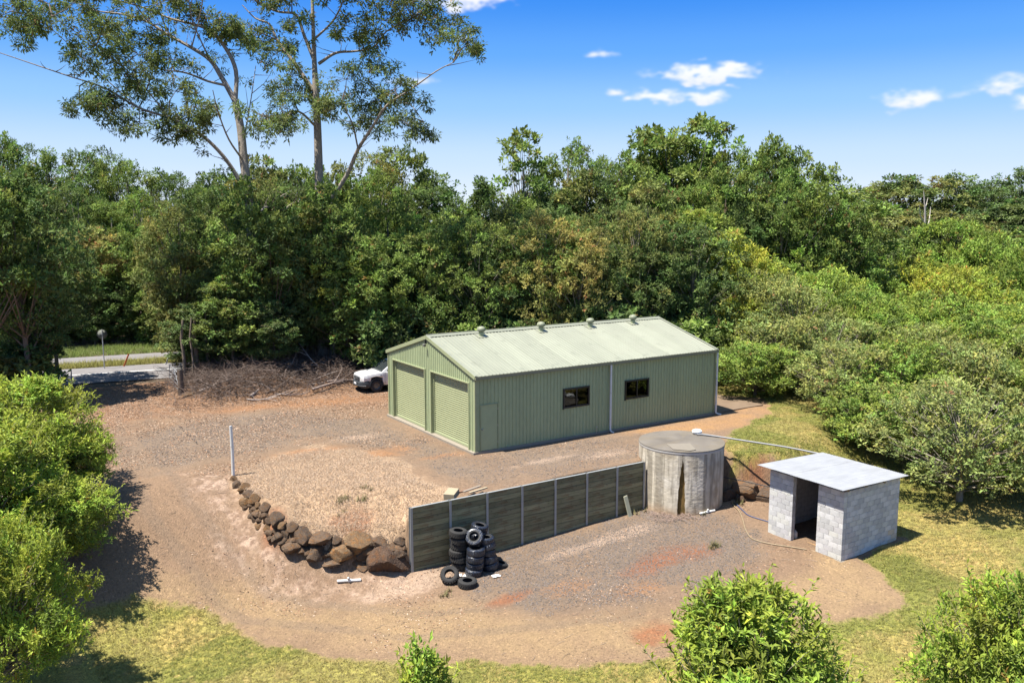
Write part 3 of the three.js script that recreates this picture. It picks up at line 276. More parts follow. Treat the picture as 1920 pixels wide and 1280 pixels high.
  for (const x of [-.045, L + .045]) for (const s of [-1, 1]) { const len = Math.hypot(W / 2 + .08, rise + .022), bb = part('barge_board', shed); const g = cbox(.022, .17, len, .004).clone(); g.rotateX(s * slope); const yc = H + rise / 2 - .005, zc = -W / 2 + s * (W / 4 + .04); g.translate(x, yc, zc); mesh('barge_face', g, M_trim, bb); const f = cbox(.12, .008, len, .002).clone(); f.rotateX(s * slope); f.translate(x + (x < 0 ? .052 : -.052), yc + .09, zc); mesh('barge_top', f, M_roof, bb); }
  for (const [z, s] of [[0, 1], [-W, -1]]) { const a = z + s * .03, b = z + s * .15, gt = part('gutter', shed), x0 = -.035, x1 = L + .035; mesh('gutter_base', bx(x0, x1, H - .1, H - .092, a, b, .002), M_gutter, gt); mesh('gutter_face', bx(x0, x1, H - .091, H + .03, b - s * .008, b, .002), M_gutter, gt); mesh('gutter_back', bx(x0, x1, H - .091, H + .02, a, a + s * .006, .001), M_gutter, gt); mesh('gutter_bead', rod([x0, H + .035, b - s * .002], [x1, H + .035, b - s * .002], .011, 6), M_gutter, gt); for (const x of [x0, x1]) mesh('gutter_end', bx(x - .004, x + .004, H - .1, H + .028, a, b, .001), M_gutter, gt); }
  // white downpipes with shoes
  for (const x of [7.54, L - .03]) { const d = part('downpipe', shed), z = x > 14 ? .1 : .085; mesh('pipe', bx(x - .045, x + .045, .12, H - .11, z - .03, z + .05, .012), M_white, d); mesh('outlet_shoe', tube(curvePts([[x, .16, z + .01], [x, .06, z + .03], [x + (x > 14 ? .1 : .02), .0, z + .12], [x + (x > 14 ? .2 : .05), -.02, z + .22]], 8, .048), 8), M_white, d); for (const y of [.6, 1.9]) mesh('strap', bx(x - .052, x + .052, y, y + .03, z - .032, z + .053, .003), M_steel, d); }
  // personnel door
  { const d = part('side_door', shed); mesh('door_leaf', bx(.305, 1.175, .07, 2.10, -.055, -.015, .005), M_shed, d); mesh('door_frame', merge([bx(.265, .305, .06, 2.14, -.06, .022), bx(1.175, 1.215, .06, 2.14, -.06, .022), bx(.306, 1.174, 2.1, 2.14, -.06, .02)]), M_trim, d); mesh('door_knob', rod([.37, 1.05, -.02], [.37, 1.05, .045], .028, 10), M_steel, d); for (const y of [.35, 1.1, 1.85]) mesh('hinge', rod([1.172, y, .0], [1.172, y + .09, .0], .012, 6), M_steel, d); }
  // sliding windows: black aluminium frames, two panes each
  for (const x0 of [4.79, 8.53]) { const w = part('window', shed), x1 = x0 + 1.5, y0 = 1.47, y1 = 2.375, fr = .05; mesh('frame', merge([bx(x0 - .02, x1 + .02, y1 - fr, y1 + .02, -.07, .035), bx(x0 - .02, x1 + .02, y0 - .02, y0 + fr, -.07, .035), bx(x0 - .02, x0 + fr, y0 + fr, y1 - fr, -.07, .034), bx(x1 - fr, x1 + .02, y0 + fr, y1 - fr, -.07, .034), bx(x0 + .73, x0 + .79, y0 + fr, y1 - fr, -.065, .02)]), M_frame, w); mesh('sill_tab', bx(x0 - .05, x0 + .03, y0 - .055, y0 - .022, -.02, .04), M_frame, w); mesh('pane', bx(x0 + fr, x0 + .73, y0 + fr, y1 - fr, -.018, -.012, .001), M_glass, w); mesh('pane', bx(x0 + .79, x1 - fr, y0 + fr, y1 - fr, -.044, -.038, .001), M_glass, w); }
  // tap stub by the downpipe, light at the gable peak
  mesh('tap_riser', tube([[6.72, .02, .05, .012], [6.72, .34, .05, .012], [6.72, .37, .09, .016], [6.72, .34, .12, .012]], 6), M_steel, shed);
  { const f = part('floodlight', shed), y = H + rise - .38; mesh('bracket', bx(-.1, -.03, y + .08, y + .26, -W / 2 - .03, -W / 2 + .03), M_frame, f); mesh('lamp_head', bx(-.2, -.08, y - .06, y + .08, -W / 2 - .07, -W / 2 + .07, .02), std([.12, .12, .1], { roughness: .5 }), f); }
  // spinning roof ventilators
  for (const x of [2.73, 6.28, 9.45, 12.41]) { const v = part('roof_ventilator', shed), z = -4.02, y = H + .05 + (1 - Math.abs(z + W / 2) / (W / 2)) * rise; mesh('flashing', (() => { const g = cbox(.55, .01, .5, .002).clone(); g.rotateX(slope); g.translate(x, y + .035, z); return g; })(), M_roof, v); mesh('throat', rod([x, y - .05, z], [x, y + .2, z], .13, 16), M_trim, v); const head = part('turbine', v); const prof = []; for (let i = 0; i <= 10; i++) { const t = i / 10, a = lerp(-.9, 1.35, t); prof.push(new THREE.Vector2(Math.cos(a) * .2 + .005, y + .34 + Math.sin(a) * .15)); } prof.push(new THREE.Vector2(0, y + .34 + .15)); const lg = new THREE.LatheGeometry(prof, 20); lg.scale(1, 1, 1); lg.translate(x, 0, z); mesh('dome', lg, M_roof, head); const fins = []; for (let k = 0; k < 20; k++) { const a = k / 20 * Math.PI * 2, f = tube([-.8, -.3, .2, .6, .95].map(q => [x + Math.cos(a + q * .25) * (Math.cos(q) * .2 + .012), y + .34 + Math.sin(q) * .152, z + Math.sin(a + q * .25) * (Math.cos(q) * .2 + .012), .011]), 4); fins.push(f); } mesh('vanes', merge(fins), M_trim, head).userData.kind = 'stuff'; }
  tag(shed, 'long green ribbed steel shed with two roller doors and gabled roof', 'shed');
  tag(mesh('concrete_pad', boxUV(bx(L + .05, L + 3.9, -.3, .01, -3.6, -.1, .01)), std([.19, .135, .09], { map: rep(floorTex2, .35), roughness: .95 })), null, null, null, 'structure');
}
// ---------------------------------------------------------------- timber retaining wall on steel posts
{
  const wall = group('retaining_wall', 0, 0, 0);
  const woodTex = tex(1024, 512, (u, v) => { const w = fbm(u * 3, v * 6, 3, 2, 3, 6), g = fbm(u * 6 + w, v * 90, 4, 7, 6, 90), st = fbm(u * 4, v * 5, 4, 8, 4, 5); let c = mix3([.15, .142, .09], [.275, .265, .175], g); c = mix3(c, [.14, .15, .08], ss(.4, .75, st) * .55); c = mix3(c, [.15, .095, .05], ss(.62, .75, fbm(u * 5, v * 14, 3, 9, 5, 14)) * .6); if (fbm(u * 30, v * 40, 2, 66, 30, 40) > .84) c = c.map(q => q * .5); return c; }, true);
  const woods = [0, 1, 2, 3].map(k => std([.9, .85, .72].map((q, i) => q * [1, .74, 1.2, .88][k]), { map: woodTex, roughness: .95, bumpMap: rep(T_relief, 1, 8), bumpScale: .006 }));
  const postM = std([.33, .34, .33], { roughness: .6, metalness: .35, map: rep(T_grain, 1.5) });
  const px = [-5.58, -4.0, -2.42, -.84, .74, 2.32, 3.9, 5.38]; const z = 4.98, bh = .205, r = rng(9);
  const shapes = [0, 1, 2, 3].map(k => { const g = cbox(1.52, bh - .008, .075, .007).clone(); const uv = g.attributes.uv; for (let i = 0; i < uv.count; i++) uv.setXY(i, uv.getX(i) * .5 + k * .23, uv.getY(i) * .5 + k * .31); return g; });
  px.forEach((x, i) => {
    const p = part('steel_post', wall); mesh('web', bx(x - .005, x + .005, lowerY(x, z) - .4, .015, z - .07, z + .052, .001), postM, p); mesh('flange', bx(x - .05, x + .05, lowerY(x, z) - .4, .015, z + .053, z + .063, .002), postM, p); mesh('flange', bx(x - .05, x + .05, lowerY(x, z) - .4, .015, z - .08, z - .071, .002), postM, p);
    if (i === px.length - 1) return;
    const bay = part('bay', wall), x1 = px[i + 1], lo = Math.min(lowerY(x, z), lowerY(x1, z)); for (let k = 0; -k * bh > lo - .1; k++) { const w = x1 - x - .03; const m = mesh('sleeper', shapes[(k + i * 3) % 4], woods[Math.floor(r() * 4)], bay); m.scale.x = w / 1.52; m.position.set((x + x1) / 2, -bh / 2 - k * bh, z - .01 + (r() - .5) * .012); m.rotation.z = (r() - .5) * .004; }
    mesh('capping_strip', bx(x + .052, x1 - .052, .001, .012, z - .055, z + .04, .002), postM, bay);
  });
  tag(wall, 'dark timber sleeper retaining wall between grey steel posts', 'retaining wall');
}
// ---------------------------------------------------------------- curved rock wall, rocks of the bank
const boulderShapes = Array.from({ length: 10 }, (_, k) => {
  const g = mergeVertices(new THREE.IcosahedronGeometry(1, 5).deleteAttribute('normal').deleteAttribute('uv')), p = g.attributes.position, r = rng(100 + k); const planes = Array.from({ length: 16 }, () => { const v = new THREE.Vector3(r() - .5, r() - .5, r() - .5).normalize(); return [v, .6 + r() * .3]; });
  const v = new THREE.Vector3(); for (let i = 0; i < p.count; i++) { v.fromBufferAttribute(p, i); for (const [n, d] of planes) { const q = v.dot(n); if (q > d) v.addScaledVector(n, (d - q) * .96); } const f = 1 + (fbm(v.x * 2 + k * 7 + 5, v.y * 2 + v.z * 1.7, 4, k) - .5) * .26 + (fbm(v.x * 8 + 3, v.y * 8 + v.z * 7, 2, k + 40) - .5) * .06; v.multiplyScalar(f * 1.32); p.setXYZ(i, v.x, v.y, v.z); }
  const uv = new Float32Array(p.count * 2); for (let i = 0; i < p.count; i++) { uv[i * 2] = p.getX(i) * .5 + p.getZ(i) * .3 + k * .17; uv[i * 2 + 1] = p.getY(i) * .5 - p.getZ(i) * .25; } g.setAttribute('uv', new THREE.BufferAttribute(uv, 2)); return toCreasedNormals(g, .5);
});
const rockTex = tex(512, 512, (u, v) => { const a = fbm(u * 5, v * 5, 5, 4, 5), b = fbm(u * 9, v * 9, 4, 5, 9); let c = mix3([.105, .075, .052], [.235, .18, .13], a); c = mix3(c, [.30, .16, .05], ss(.56, .74, b) * .65); c = mix3(c, [.30, .27, .22], ss(.62, .75, fbm(u * 22, v * 22, 3, 6, 22)) * .6); return c.map(q => q * (.8 + .4 * noise(u * 180, v * 180, 9, 180))); }, true);
const rockMats = [[.54, .45, .38], [.42, .36, .32], [.72, .57, .39], [.36, .27, .22]].map(c => std(c, { map: rockTex, roughness: .95, bumpMap: rep(T_relief, 2), bumpScale: .03 }));
{
  const w = group('rock_retaining_wall', 0, 0, 0), r = rng(31);
  ROCKS.forEach(([x, y, z, rx, ry], i) => { const m = mesh('boulder', boulderShapes[i % 10], rockMats[i === 34 ? 3 : Math.floor(r() * 3)], w); const s = .95; m.scale.set(rx * s, ry * s * 1.05, Math.max(rx, ry) * .95 * s); m.position.set(x + Math.max(rx, ry) * .05, y - .03, z - Math.max(rx, ry) * .12); m.rotation.set((r() - .5) * .3, .6 + (r() - .5) * .8, (r() - .5) * .25); });
  for (const [x, y, z, q] of [[-8.9, -2.1, 2.75, .3], [-7.7, -2.2, 3.5, .32], [-6.7, -2.3, 4.05, .35], [-9.6, -1.5, 1.5, .24], [-9.85, -.9, .5, .22], [-8.3, -1.35, 2.9, .34], [-7.2, -1.4, 3.5, .33]]) { const m = mesh('boulder', boulderShapes[Math.floor(r() * 10)], rockMats[1], w); m.scale.set(q, q * .9, q); m.position.set(x, y, z); m.rotation.set(r() * 3, r() * 3, 0); }
  for (let i = 0; i < 40; i++) { const al = 1.0 + i * .117, k = Math.floor(al), t = al - k, [x0, z0] = EDGE[k], [x1, z1] = EDGE[k + 1], l = Math.hypot(x1 - x0, z1 - z0), off = -.05 + r() * .2, x = lerp(x0, x1, t) - (z1 - z0) / l * off, z = lerp(z0, z1, t) + (x1 - x0) / l * off, q = lerp(.12, .2, ss(1, 4, al)) * (.8 + r() * .5); const m = mesh('boulder', boulderShapes[Math.floor(r() * 10)], rockMats[Math.floor(r() * 2)], w); m.scale.set(q * 1.2, q * .8, q); m.position.set(x, groundY(x, z) + q * .2, z); m.rotation.set((r() - .5) * .5, r() * 6, 0); }
  tag(w, 'low curved wall of stacked brown boulders below the straw mound', 'rock wall');
  const b = [[9.15, 6.3, .32, 3], [9.75, 6.75, .42, 0], [10.35, 7.3, .36, 1], [10.9, 7.75, .33, 0], [9.35, 6.75, .2, 3]];
  for (const [x, z, q, k] of b) { const m = mesh('bank_rock', boulderShapes[Math.floor(r() * 10)], rockMats[k]); m.scale.set(q * 1.25, q * .85, q); m.position.set(x, groundY(x, z) + q * .25, z); m.rotation.y = r() * 6; tag(m, 'dark rock half buried in the bank between tank and block hut', 'rock', 'rocks in the bank'); }
}
// ---------------------------------------------------------------- concrete water tank
{
  const t = group('water_tank', 7.35, -2.1, 5.18), R = 1.82, HT = 2.74, slotA = Math.atan2(1.36, -1.22); // direction of the split, towards the pad
  const streak = tex(1024, 512, (u, v) => { const s1 = fbm(u * 70, v * 1.3, 4, 3, 70, 1), s2 = fbm(u * 24, v * 2, 4, 13, 24, 2), sp = fbm(u * 60, v * 14, 4, 23, 60, 14); let c = mix3([.38, .33, .25], [.58, .52, .415], sp); c = mix3(c, [.68, .63, .54], ss(.55, .75, s2) * .6 * (.5 + .5 * s1)); c = mix3(c, [.12, .1, .072], ss(.45, .66, s1) * .62 * ss(.05, .45, s2)); c = mix3(c, [.25, .2, .135], ss(.6, .75, fbm(u * 14, v * 3, 3, 33, 14, 3)) * .5); if (v < .13 + .1 * fbm(u * 20, 1, 3, 8, 20)) c = mix3(c, [.33, .18, .08], .45 * ss(.2, .0, v)); if (v > .965) c = mix3(c, [.66, .63, .6], .8); return c; }, true);
  const cm = std(0xffffff, { map: streak, roughness: .95, bumpMap: rep(T_relief, 6, 2), bumpScale: .012 });
  const n = 120, rows = 24, r = rng(2); const wob = Array.from({ length: rows + 1 }, () => [(r() - .5) * .03, (r() - .5) * .03]); const hw = y => y > 2.45 ? .004 : lerp(.165, .006, Math.pow(y / 2.45, 2.1)); // half width of the split in metres
  const P = [], U = [], I = []; const put = (a, rad, y) => { P.push(Math.cos(a) * rad, y, Math.sin(a) * rad); U.push(((a - slotA) / (2 * Math.PI) + 2) % 1, y / HT); return P.length / 3 - 1; };
  for (const rad of [R, R - .13]) { const rows_ = []; for (let j = 0; j <= rows; j++) { const y = j / rows * HT, a0 = slotA + (hw(y) + wob[j][0]) / R, a1 = slotA + 2 * Math.PI - (hw(y) + wob[j][1]) / R; const row = []; for (let i = 0; i <= n; i++) { const q = lerp(a0, a1, i / n); P.push(Math.cos(q) * rad, y, Math.sin(q) * rad); U.push((q - slotA) / (2 * Math.PI), y / HT); row.push(P.length / 3 - 1); } rows_.push(row); } for (let j = 0; j < rows; j++) for (let i = 0; i < n; i++) { const a = rows_[j][i], b = rows_[j][i + 1], c = rows_[j + 1][i + 1], d = rows_[j + 1][i]; I.push(a, d, b, b, d, c); } if (rad === R) t.userData.tmp = rows_; else { const o = t.userData.tmp; for (let j = 0; j < rows; j++) for (const i of [0, n]) I.push(o[j][i], rows_[j][i], o[j + 1][i], o[j + 1][i], rows_[j][i], rows_[j + 1][i]); } }
  delete t.userData.tmp;
  const g = new THREE.BufferGeometry(); g.setAttribute('position', new THREE.Float32BufferAttribute(P, 3)); g.setAttribute('uv', new THREE.Float32BufferAttribute(U, 2)); g.setIndex(I); g.computeVertexNormals(); mesh('tank_wall', toCreasedNormals(g, .6), cm, t);
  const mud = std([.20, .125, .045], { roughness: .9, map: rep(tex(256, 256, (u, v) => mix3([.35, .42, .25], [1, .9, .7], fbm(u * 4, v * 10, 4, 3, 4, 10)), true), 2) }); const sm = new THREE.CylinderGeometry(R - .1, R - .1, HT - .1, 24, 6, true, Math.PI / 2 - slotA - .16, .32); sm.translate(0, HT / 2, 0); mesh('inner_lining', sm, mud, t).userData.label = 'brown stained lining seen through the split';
  const topM = std(0xffffff, { roughness: .95, map: tex(512, 512, (u, v) => { const d = Math.hypot(u - .5, v - .5), a = Math.atan2(v - .5, u - .5); const s = fbm(u * 6, v * 6, 5, 44), p = fbm(a * 3 + 20, d * 4, 3, 45); return mix3(mix3([.085, .072, .058], [.16, .14, .115], s), [.14, .115, .08], ss(.5, .7, p) * .5); }, true), bumpMap: rep(T_relief, 3), bumpScale: .012 });
  const top = new THREE.LatheGeometry([[0, HT + .09], [.6, HT + .085], [1.2, HT + .07], [1.72, HT + .055], [1.835, HT + .05], [1.845, HT + .035], [1.845, HT + .012], [1.825, HT + .001], [0, HT]].map(p => new THREE.Vector2(...p)), 96); { const p = top.attributes.position, uv = top.attributes.uv; for (let i = 0; i < p.count; i++) uv.setXY(i, p.getX(i) / 3.8 + .5, p.getZ(i) / 3.8 + .5); } mesh('tank_lid', toCreasedNormals(top, .5), topM, t);
  mesh('lid_patch', (() => { const s = new THREE.Shape([[-1.38, .95], [-1.02, .15], [-.1, .62], [-.62, 1.5], [-.95, 1.48]].map(p => new THREE.Vector2(p[0], -p[1]))); const e = new THREE.ExtrudeGeometry(s, { depth: .016, bevelEnabled: false }); e.rotateX(-Math.PI / 2); e.translate(0, HT + .072, 0); return boxUV(e); })(), std([.19, .165, .13], { map: rep(T_grain, .8), roughness: .95 }), t).userData.label = 'pale concrete patch on the lid';
  mesh('rim_band', (() => { const q = new THREE.LatheGeometry([[1.819, HT - .09], [1.834, HT - .075], [1.836, HT - .012], [1.822, HT - .001]].map(p => new THREE.Vector2(...p)), 96); return q; })(), std([.46, .43, .39], { map: rep(T_grain, 3), roughness: .9 }), t);
  mesh('outlet_pipe', tube(curvePts([[-1.75, 1.1, -.4], [-2.0, 1.15, -.45], [-2.12, .98, -.45], [-2.14, .8, -.42]], 8, .03), 6), M_frame, t);
  tag(t, 'round weathered concrete water tank with a split in its side', 'water tank');
  // what lies on and around the tank
  const bag = mergeVertices(new THREE.IcosahedronGeometry(1, 3).deleteAttribute('normal').deleteAttribute('uv')), bp = bag.attributes.position; for (let i = 0; i < bp.count; i++) { const X = bp.getX(i), Y = bp.getY(i), Z = bp.getZ(i), q = 1 + (fbm(X * 2.5 + 4, Y * 3 + Z * 2, 3, 6) - .5) * .5; bp.setXYZ(i, X * .24 * q, Math.max(-.08, Y * .14 * q), Z * .2 * q); } bag.computeVertexNormals();
  const bm = mesh('white_sack', bag, std([.75, .75, .74], { roughness: .6 })); bm.position.set(8.72, .80, 4.72); tag(bm, 'crumpled white sack covering a fitting on the tank lid', 'sack');
  tag(mesh('overhead_pipe', tube(curvePts([[8.5, .77, 4.95], [8.75, .76, 5.15], [9.7, .68, 6.7], [10.6, .6, 8.2], [11.25, .5, 9.6]], 24, .038), 8), std([.2, .2, .2], { roughness: .5 })), 'grey pipe running from tank lid to the hut roof', 'pipe');
  tag(mesh('black_hose', tube(curvePts([[8.9, -.95, 6.1], [9.25, -1.0, 6.55], [9.9, -1.12, 7.6], [10.5, -1.25, 8.7], [10.75, -1.4, 9.72]], 20, .022), 6), M_frame), 'thin black hose strung from tank side to the block hut', 'hose');
  const G = (l, dy, n = 30, rr = .02) => tube(curvePts(l.map(([x, z]) => [x, groundY(x, z) + dy, z]), n, rr), 6);
  tag(mesh('garden_hose', G([[9.1, 6.55], [8.75, 6.95], [8.3, 7.75], [7.75, 8.45], [7.1, 9.2], [6.7, 9.9], [6.85, 10.55], [7.2, 11.2], [7.55, 11.75]], .03, 60, .026), std([.22, .165, .1], { roughness: .7 })), 'beige garden hose curving over the bare ground to the hut door', 'hose');
  tag(mesh('blue_hose', G([[9.0, 6.8], [8.55, 7.7], [8.35, 8.2], [8.45, 8.9], [8.6, 9.7]], .025, 30, .024), std([.05, .065, .13], { roughness: .5 })), 'dark blue hose running along the ground into the hut side', 'hose');
  for (const [x0, z0, x1, z1, lab] of [[6.75, 7.0, 7.55, 7.05, 'short white plastic pipe fitting lying below the tank'], [-8.15, 4.3, -7.4, 4.65, 'short white plastic pipe fitting lying at the foot of the boulders']]) { const o = group('pipe_fitting', (x0 + x1) / 2, groundY((x0 + x1) / 2, (z0 + z1) / 2) + .055, (z0 + z1) / 2), dx = (x1 - x0) / 2, dz = (z1 - z0) / 2; mesh('pipe', rod([-dx, 0, -dz], [dx, 0, dz], .05, 12), M_white, o); mesh('socket', rod([-dx * .1, 0, -dz * .1], [dx * .2, 0, dz * .2], .062, 12), M_white, o); mesh('branch', rod([0, 0, 0], [-dz * .35 + .02, .13, dx * .12], .048, 12), M_white, o); tag(o, lab, 'pipe fitting'); }
  // loose stuff between the wall's end and the tank
  const r2 = rng(8), tw = []; for (let i = 0; i < 130; i++) { const x = 4.9 + r2() * 1.5, z = 5.6 + r2() * 1.2 + (x - 5) * .4, a = r2() * 6.3, l = .15 + r2() * .35; tw.push(tube([[x, groundY(x, z) + .03 + r2() * .08, z, .006], [x + Math.cos(a) * l * .5, groundY(x, z) + .06 + r2() * .1, z + Math.sin(a) * l * .5, .007], [x + Math.cos(a) * l, groundY(x, z) + .02 + r2() * .05, z + Math.sin(a) * l, .003]], 4, false)); }
  tag(mesh('prunings', merge(tw), std([.28, .2, .165], { roughness: .95 })), 'tangle of pale twigs at the foot of the tank', 'twigs', null, 'stuff');
}
// ---------------------------------------------------------------- block hut with a corrugated iron roof
{
  const h = group('block_hut', 7.75, -2.16, 9.73), LX = 3.36, LZ = 3.38, bh = .2, cw = .4, th = .19, courses = 13, gap = .008, r = rng(17);
  const blockTex = tex(512, 512, (u, v) => { const a = fbm(u * 6, v * 6, 5, 4, 6), s = noise(u * 200, v * 200, 5, 200); let c = mix3([.38, .377, .365], [.54, .536, .52], a); return c.map(q => q * (.88 + .24 * s)); }, true);
  const mats = [.86, .93, 1, 1.06, 1.13].map((k, i) => std([k, k * (i === 1 ? .985 : 1), k * (i === 3 ? .96 : 1.01)], { map: rep(blockTex, 1.2), roughness: .97, bumpMap: rep(T_speck, 1), bumpScale: .01 }));
  const mortar = std([.44, .43, .41], { roughness: 1, map: rep(T_grain, 1) }), stain = std([.98, .84, .66], { map: rep(blockTex, 1.2), roughness: .97 });
  const shapes = {}; const shape = (w, ax) => { const k = w.toFixed(2) + ax; if (!shapes[k]) { shapes[k] = ax ? cbox(th, bh - gap, w - gap, .006) : cbox(w - gap, bh - gap, th, .006); } return shapes[k]; };
  function wall(name, len, ax, x, z, skip, phase = 0, joined = false, flip = false) { // ax 0: along x, 1: along z
    const w = part(name, h), list = [], mo = [];
    for (let c = 0; c < courses; c++) { let a = ((c + phase) % 2) ? -cw / 2 : 0; while (a < len - .01) { let s = Math.max(0, a), e = Math.min(len, a + cw); a += cw; const cut = skip && skip(c); if (cut) { if (e > cut[0] && s < cut[1]) { if (s < cut[0] && e > cut[0]) e = cut[0]; else if (s < cut[1] && e > cut[1]) s = cut[1]; else if (s >= cut[0] - .001 && e <= cut[1] + .001) continue; } } if (e - s < .06) continue; const y = .02 + bh * (c + .5), m = (s + e) / 2; const g = shape(e - s, ax); if (joined) { const q = g.clone(); q.translate(ax ? x : x + m, y, ax ? z + m : z); list.push(q); continue; } const near = name === 'side_wall' && m > len - .5 && c < 3; const b = mesh('block', g, near && r() > .25 ? stain : mats[Math.floor(r() * 5)], w); b.position.set(ax ? x : x + m, y + (r() - .5) * .002, ax ? z + m : z); b.position[ax ? 'x' : 'z'] += (r() - .5) * .004; } }
    const i = .012, segs = skip ? [[0, skip(0)[0]], [skip(0)[1], len]] : [[0, len]]; for (const [s, e] of segs) mo.push(ax ? bx(x - th / 2 + i, x + th / 2 - i, .01, .02 + bh * courses - .01, z + s + i, z + e - i, .002) : bx(x + s + i, x + e - i, .01, .02 + bh * courses - .01, z - th / 2 + i, z + th / 2 - i, .002)); mesh('mortar', merge(mo), mortar, w);
    if (joined) mesh('blocks', merge(list), mats[2], w).userData.kind = 'stuff';
    return w;
  }
  wall('front_wall', LZ, 1, th / 2, 0, () => [1.13, 2.26]);
  wall('side_wall', LX - th - .002, 0, th + .002, LZ - th / 2, null, 1);
  wall('back_wall', LZ - th - .004, 1, LX - th / 2, .0, null, 1);
  wall('side_wall', LX - 2 * th - .004, 0, th + .002, th / 2, null, 0, true);
  mesh('floor_slab', bx(-.04, LX + .05, -.3, .012, -.05, LZ + .05, .01), M_concrete, h);
  mesh('sand_floor', (() => { const g = new THREE.PlaneGeometry(LX - 2 * th - .25, LZ - 2 * th, 24, 24); g.rotateX(-Math.PI / 2); g.translate(LX / 2 + .1, .03, LZ / 2); const p = g.attributes.position; for (let i = 0; i < p.count; i++) p.setY(i, .02 + .07 * fbm(p.getX(i) * 3, p.getZ(i) * 3, 3, 9)); g.computeVertexNormals(); return g; })(), std([.4, .24, .11], { map: rep(T_grain, 3), roughness: 1, bumpMap: rep(T_relief, 3), bumpScale: .03 }), h);
  mesh('door_step', bx(-.05, th + .02, .013, .03, 1.14, 2.25, .005), std([.3, .22, .14], { map: rep(T_grain, 1), roughness: .95 }), h);
  // roof sheets on three purlins
  const z0 = -.36, z1 = LZ + .2, x0 = -.36, x1 = LX + .26, yr = x => 2.79 - (x - x0) * .022; const roof = part('roof', h); const zinc = tex(512, 512, (u, v) => { const a = fbm(u * 30, v * 3, 4, 8, 30, 3), b = fbm(u * 5, v * 5, 4, 9, 5); return mix3([.25, .252, .255], [.40, .403, .406], a * .6 + b * .4); }, true);
  const zm = std(0xffffff, { map: rep(zinc, .5), roughness: .45, metalness: .15 }); const n = 5, sw = (z1 - z0) / n; for (let k = 0; k < n; k++) { const P = [], U = [], I = [], seg = Math.round(sw / .076 * 8), a = z0 + k * sw, b = a + sw; for (let i = 0; i <= seg; i++) { const z = lerp(a, b, i / seg), o = .009 * Math.cos(z / .076 * 2 * Math.PI) + (k % 2) * .004; for (const x of [x0, x1]) { P.push(x, yr(x) + o, z); U.push(z * 1 + k * .37, x); } if (i) { const q = i * 2 - 2; I.push(q, q + 2, q + 1, q + 1, q + 2, q + 3); } } const g = new THREE.BufferGeometry(); g.setAttribute('position', new THREE.Float32BufferAttribute(P, 3)); g.setAttribute('uv', new THREE.Float32BufferAttribute(U, 2)); g.setIndex(I); g.computeVertexNormals(); mesh('roof_sheet', g, zm, roof); }
  for (const x of [.08, 1.1, 2.2, 3.28]) mesh('purlin', bx(x - .035, x + .035, 2.665 - (x > 2 ? .03 : 0), yr(x) - .016, z0 + .12, z1 - .06, .004), std([.2, .15, .1], { map: rep(T_grain, 1) }), roof);
  tag(h, 'small grey concrete block hut with doorway and corrugated iron roof', 'hut');
  const H0 = [7.75, -2.16, 9.73], pm = M_frame; const pp = group('pump_pipe', H0[0] + LX - .5, H0[1], H0[2] + .9); mesh('riser', tube(curvePts([[.2, 2.7, .05], [.2, 1.5, .05], [.2, .3, .05], [.15, .22, .1], [.1, .2, .6], [.05, .2, 1.0]], 24, .03), 8), pm, pp); tag(pp, 'black riser pipe on the back wall inside the hut', 'pipe');
  const pu = group('water_pump', H0[0] + LX - .5, H0[1] + .06, H0[2] + 1.95, .3); mesh('motor', tube([[-.02, .16, -.16, .06], [-.02, .16, -.15, .1], [-.02, .16, .1, .1], [-.02, .16, .12, .07]], 14), pm, pu); mesh('pump_head', tube([[-.02, .16, .12, .13], [-.02, .16, .22, .13], [-.02, .16, .25, .08]], 14), std([.1, .1, .11], { roughness: .5 }), pu); mesh('foot', bx(-.12, .08, .0, .06, -.14, .2), pm, pu); mesh('outlet', rod([-.02, .28, .17], [-.02, .42, .17], .03, 8), pm, pu); tag(pu, 'small dark water pump on the sandy floor inside the hut', 'pump');
  const bo = mesh('plastic_bottle', new THREE.LatheGeometry([[0, 0], [.085, 0], [.09, .02], [.09, .22], [.075, .27], [.03, .3], [.028, .34], [0, .34]].map(p => new THREE.Vector2(...p)), 16), M_white); bo.position.set(H0[0] + .4, H0[1] + .05, H0[2] + 1.0); tag(bo, 'white plastic bottle just inside the hut doorway', 'bottle');
}
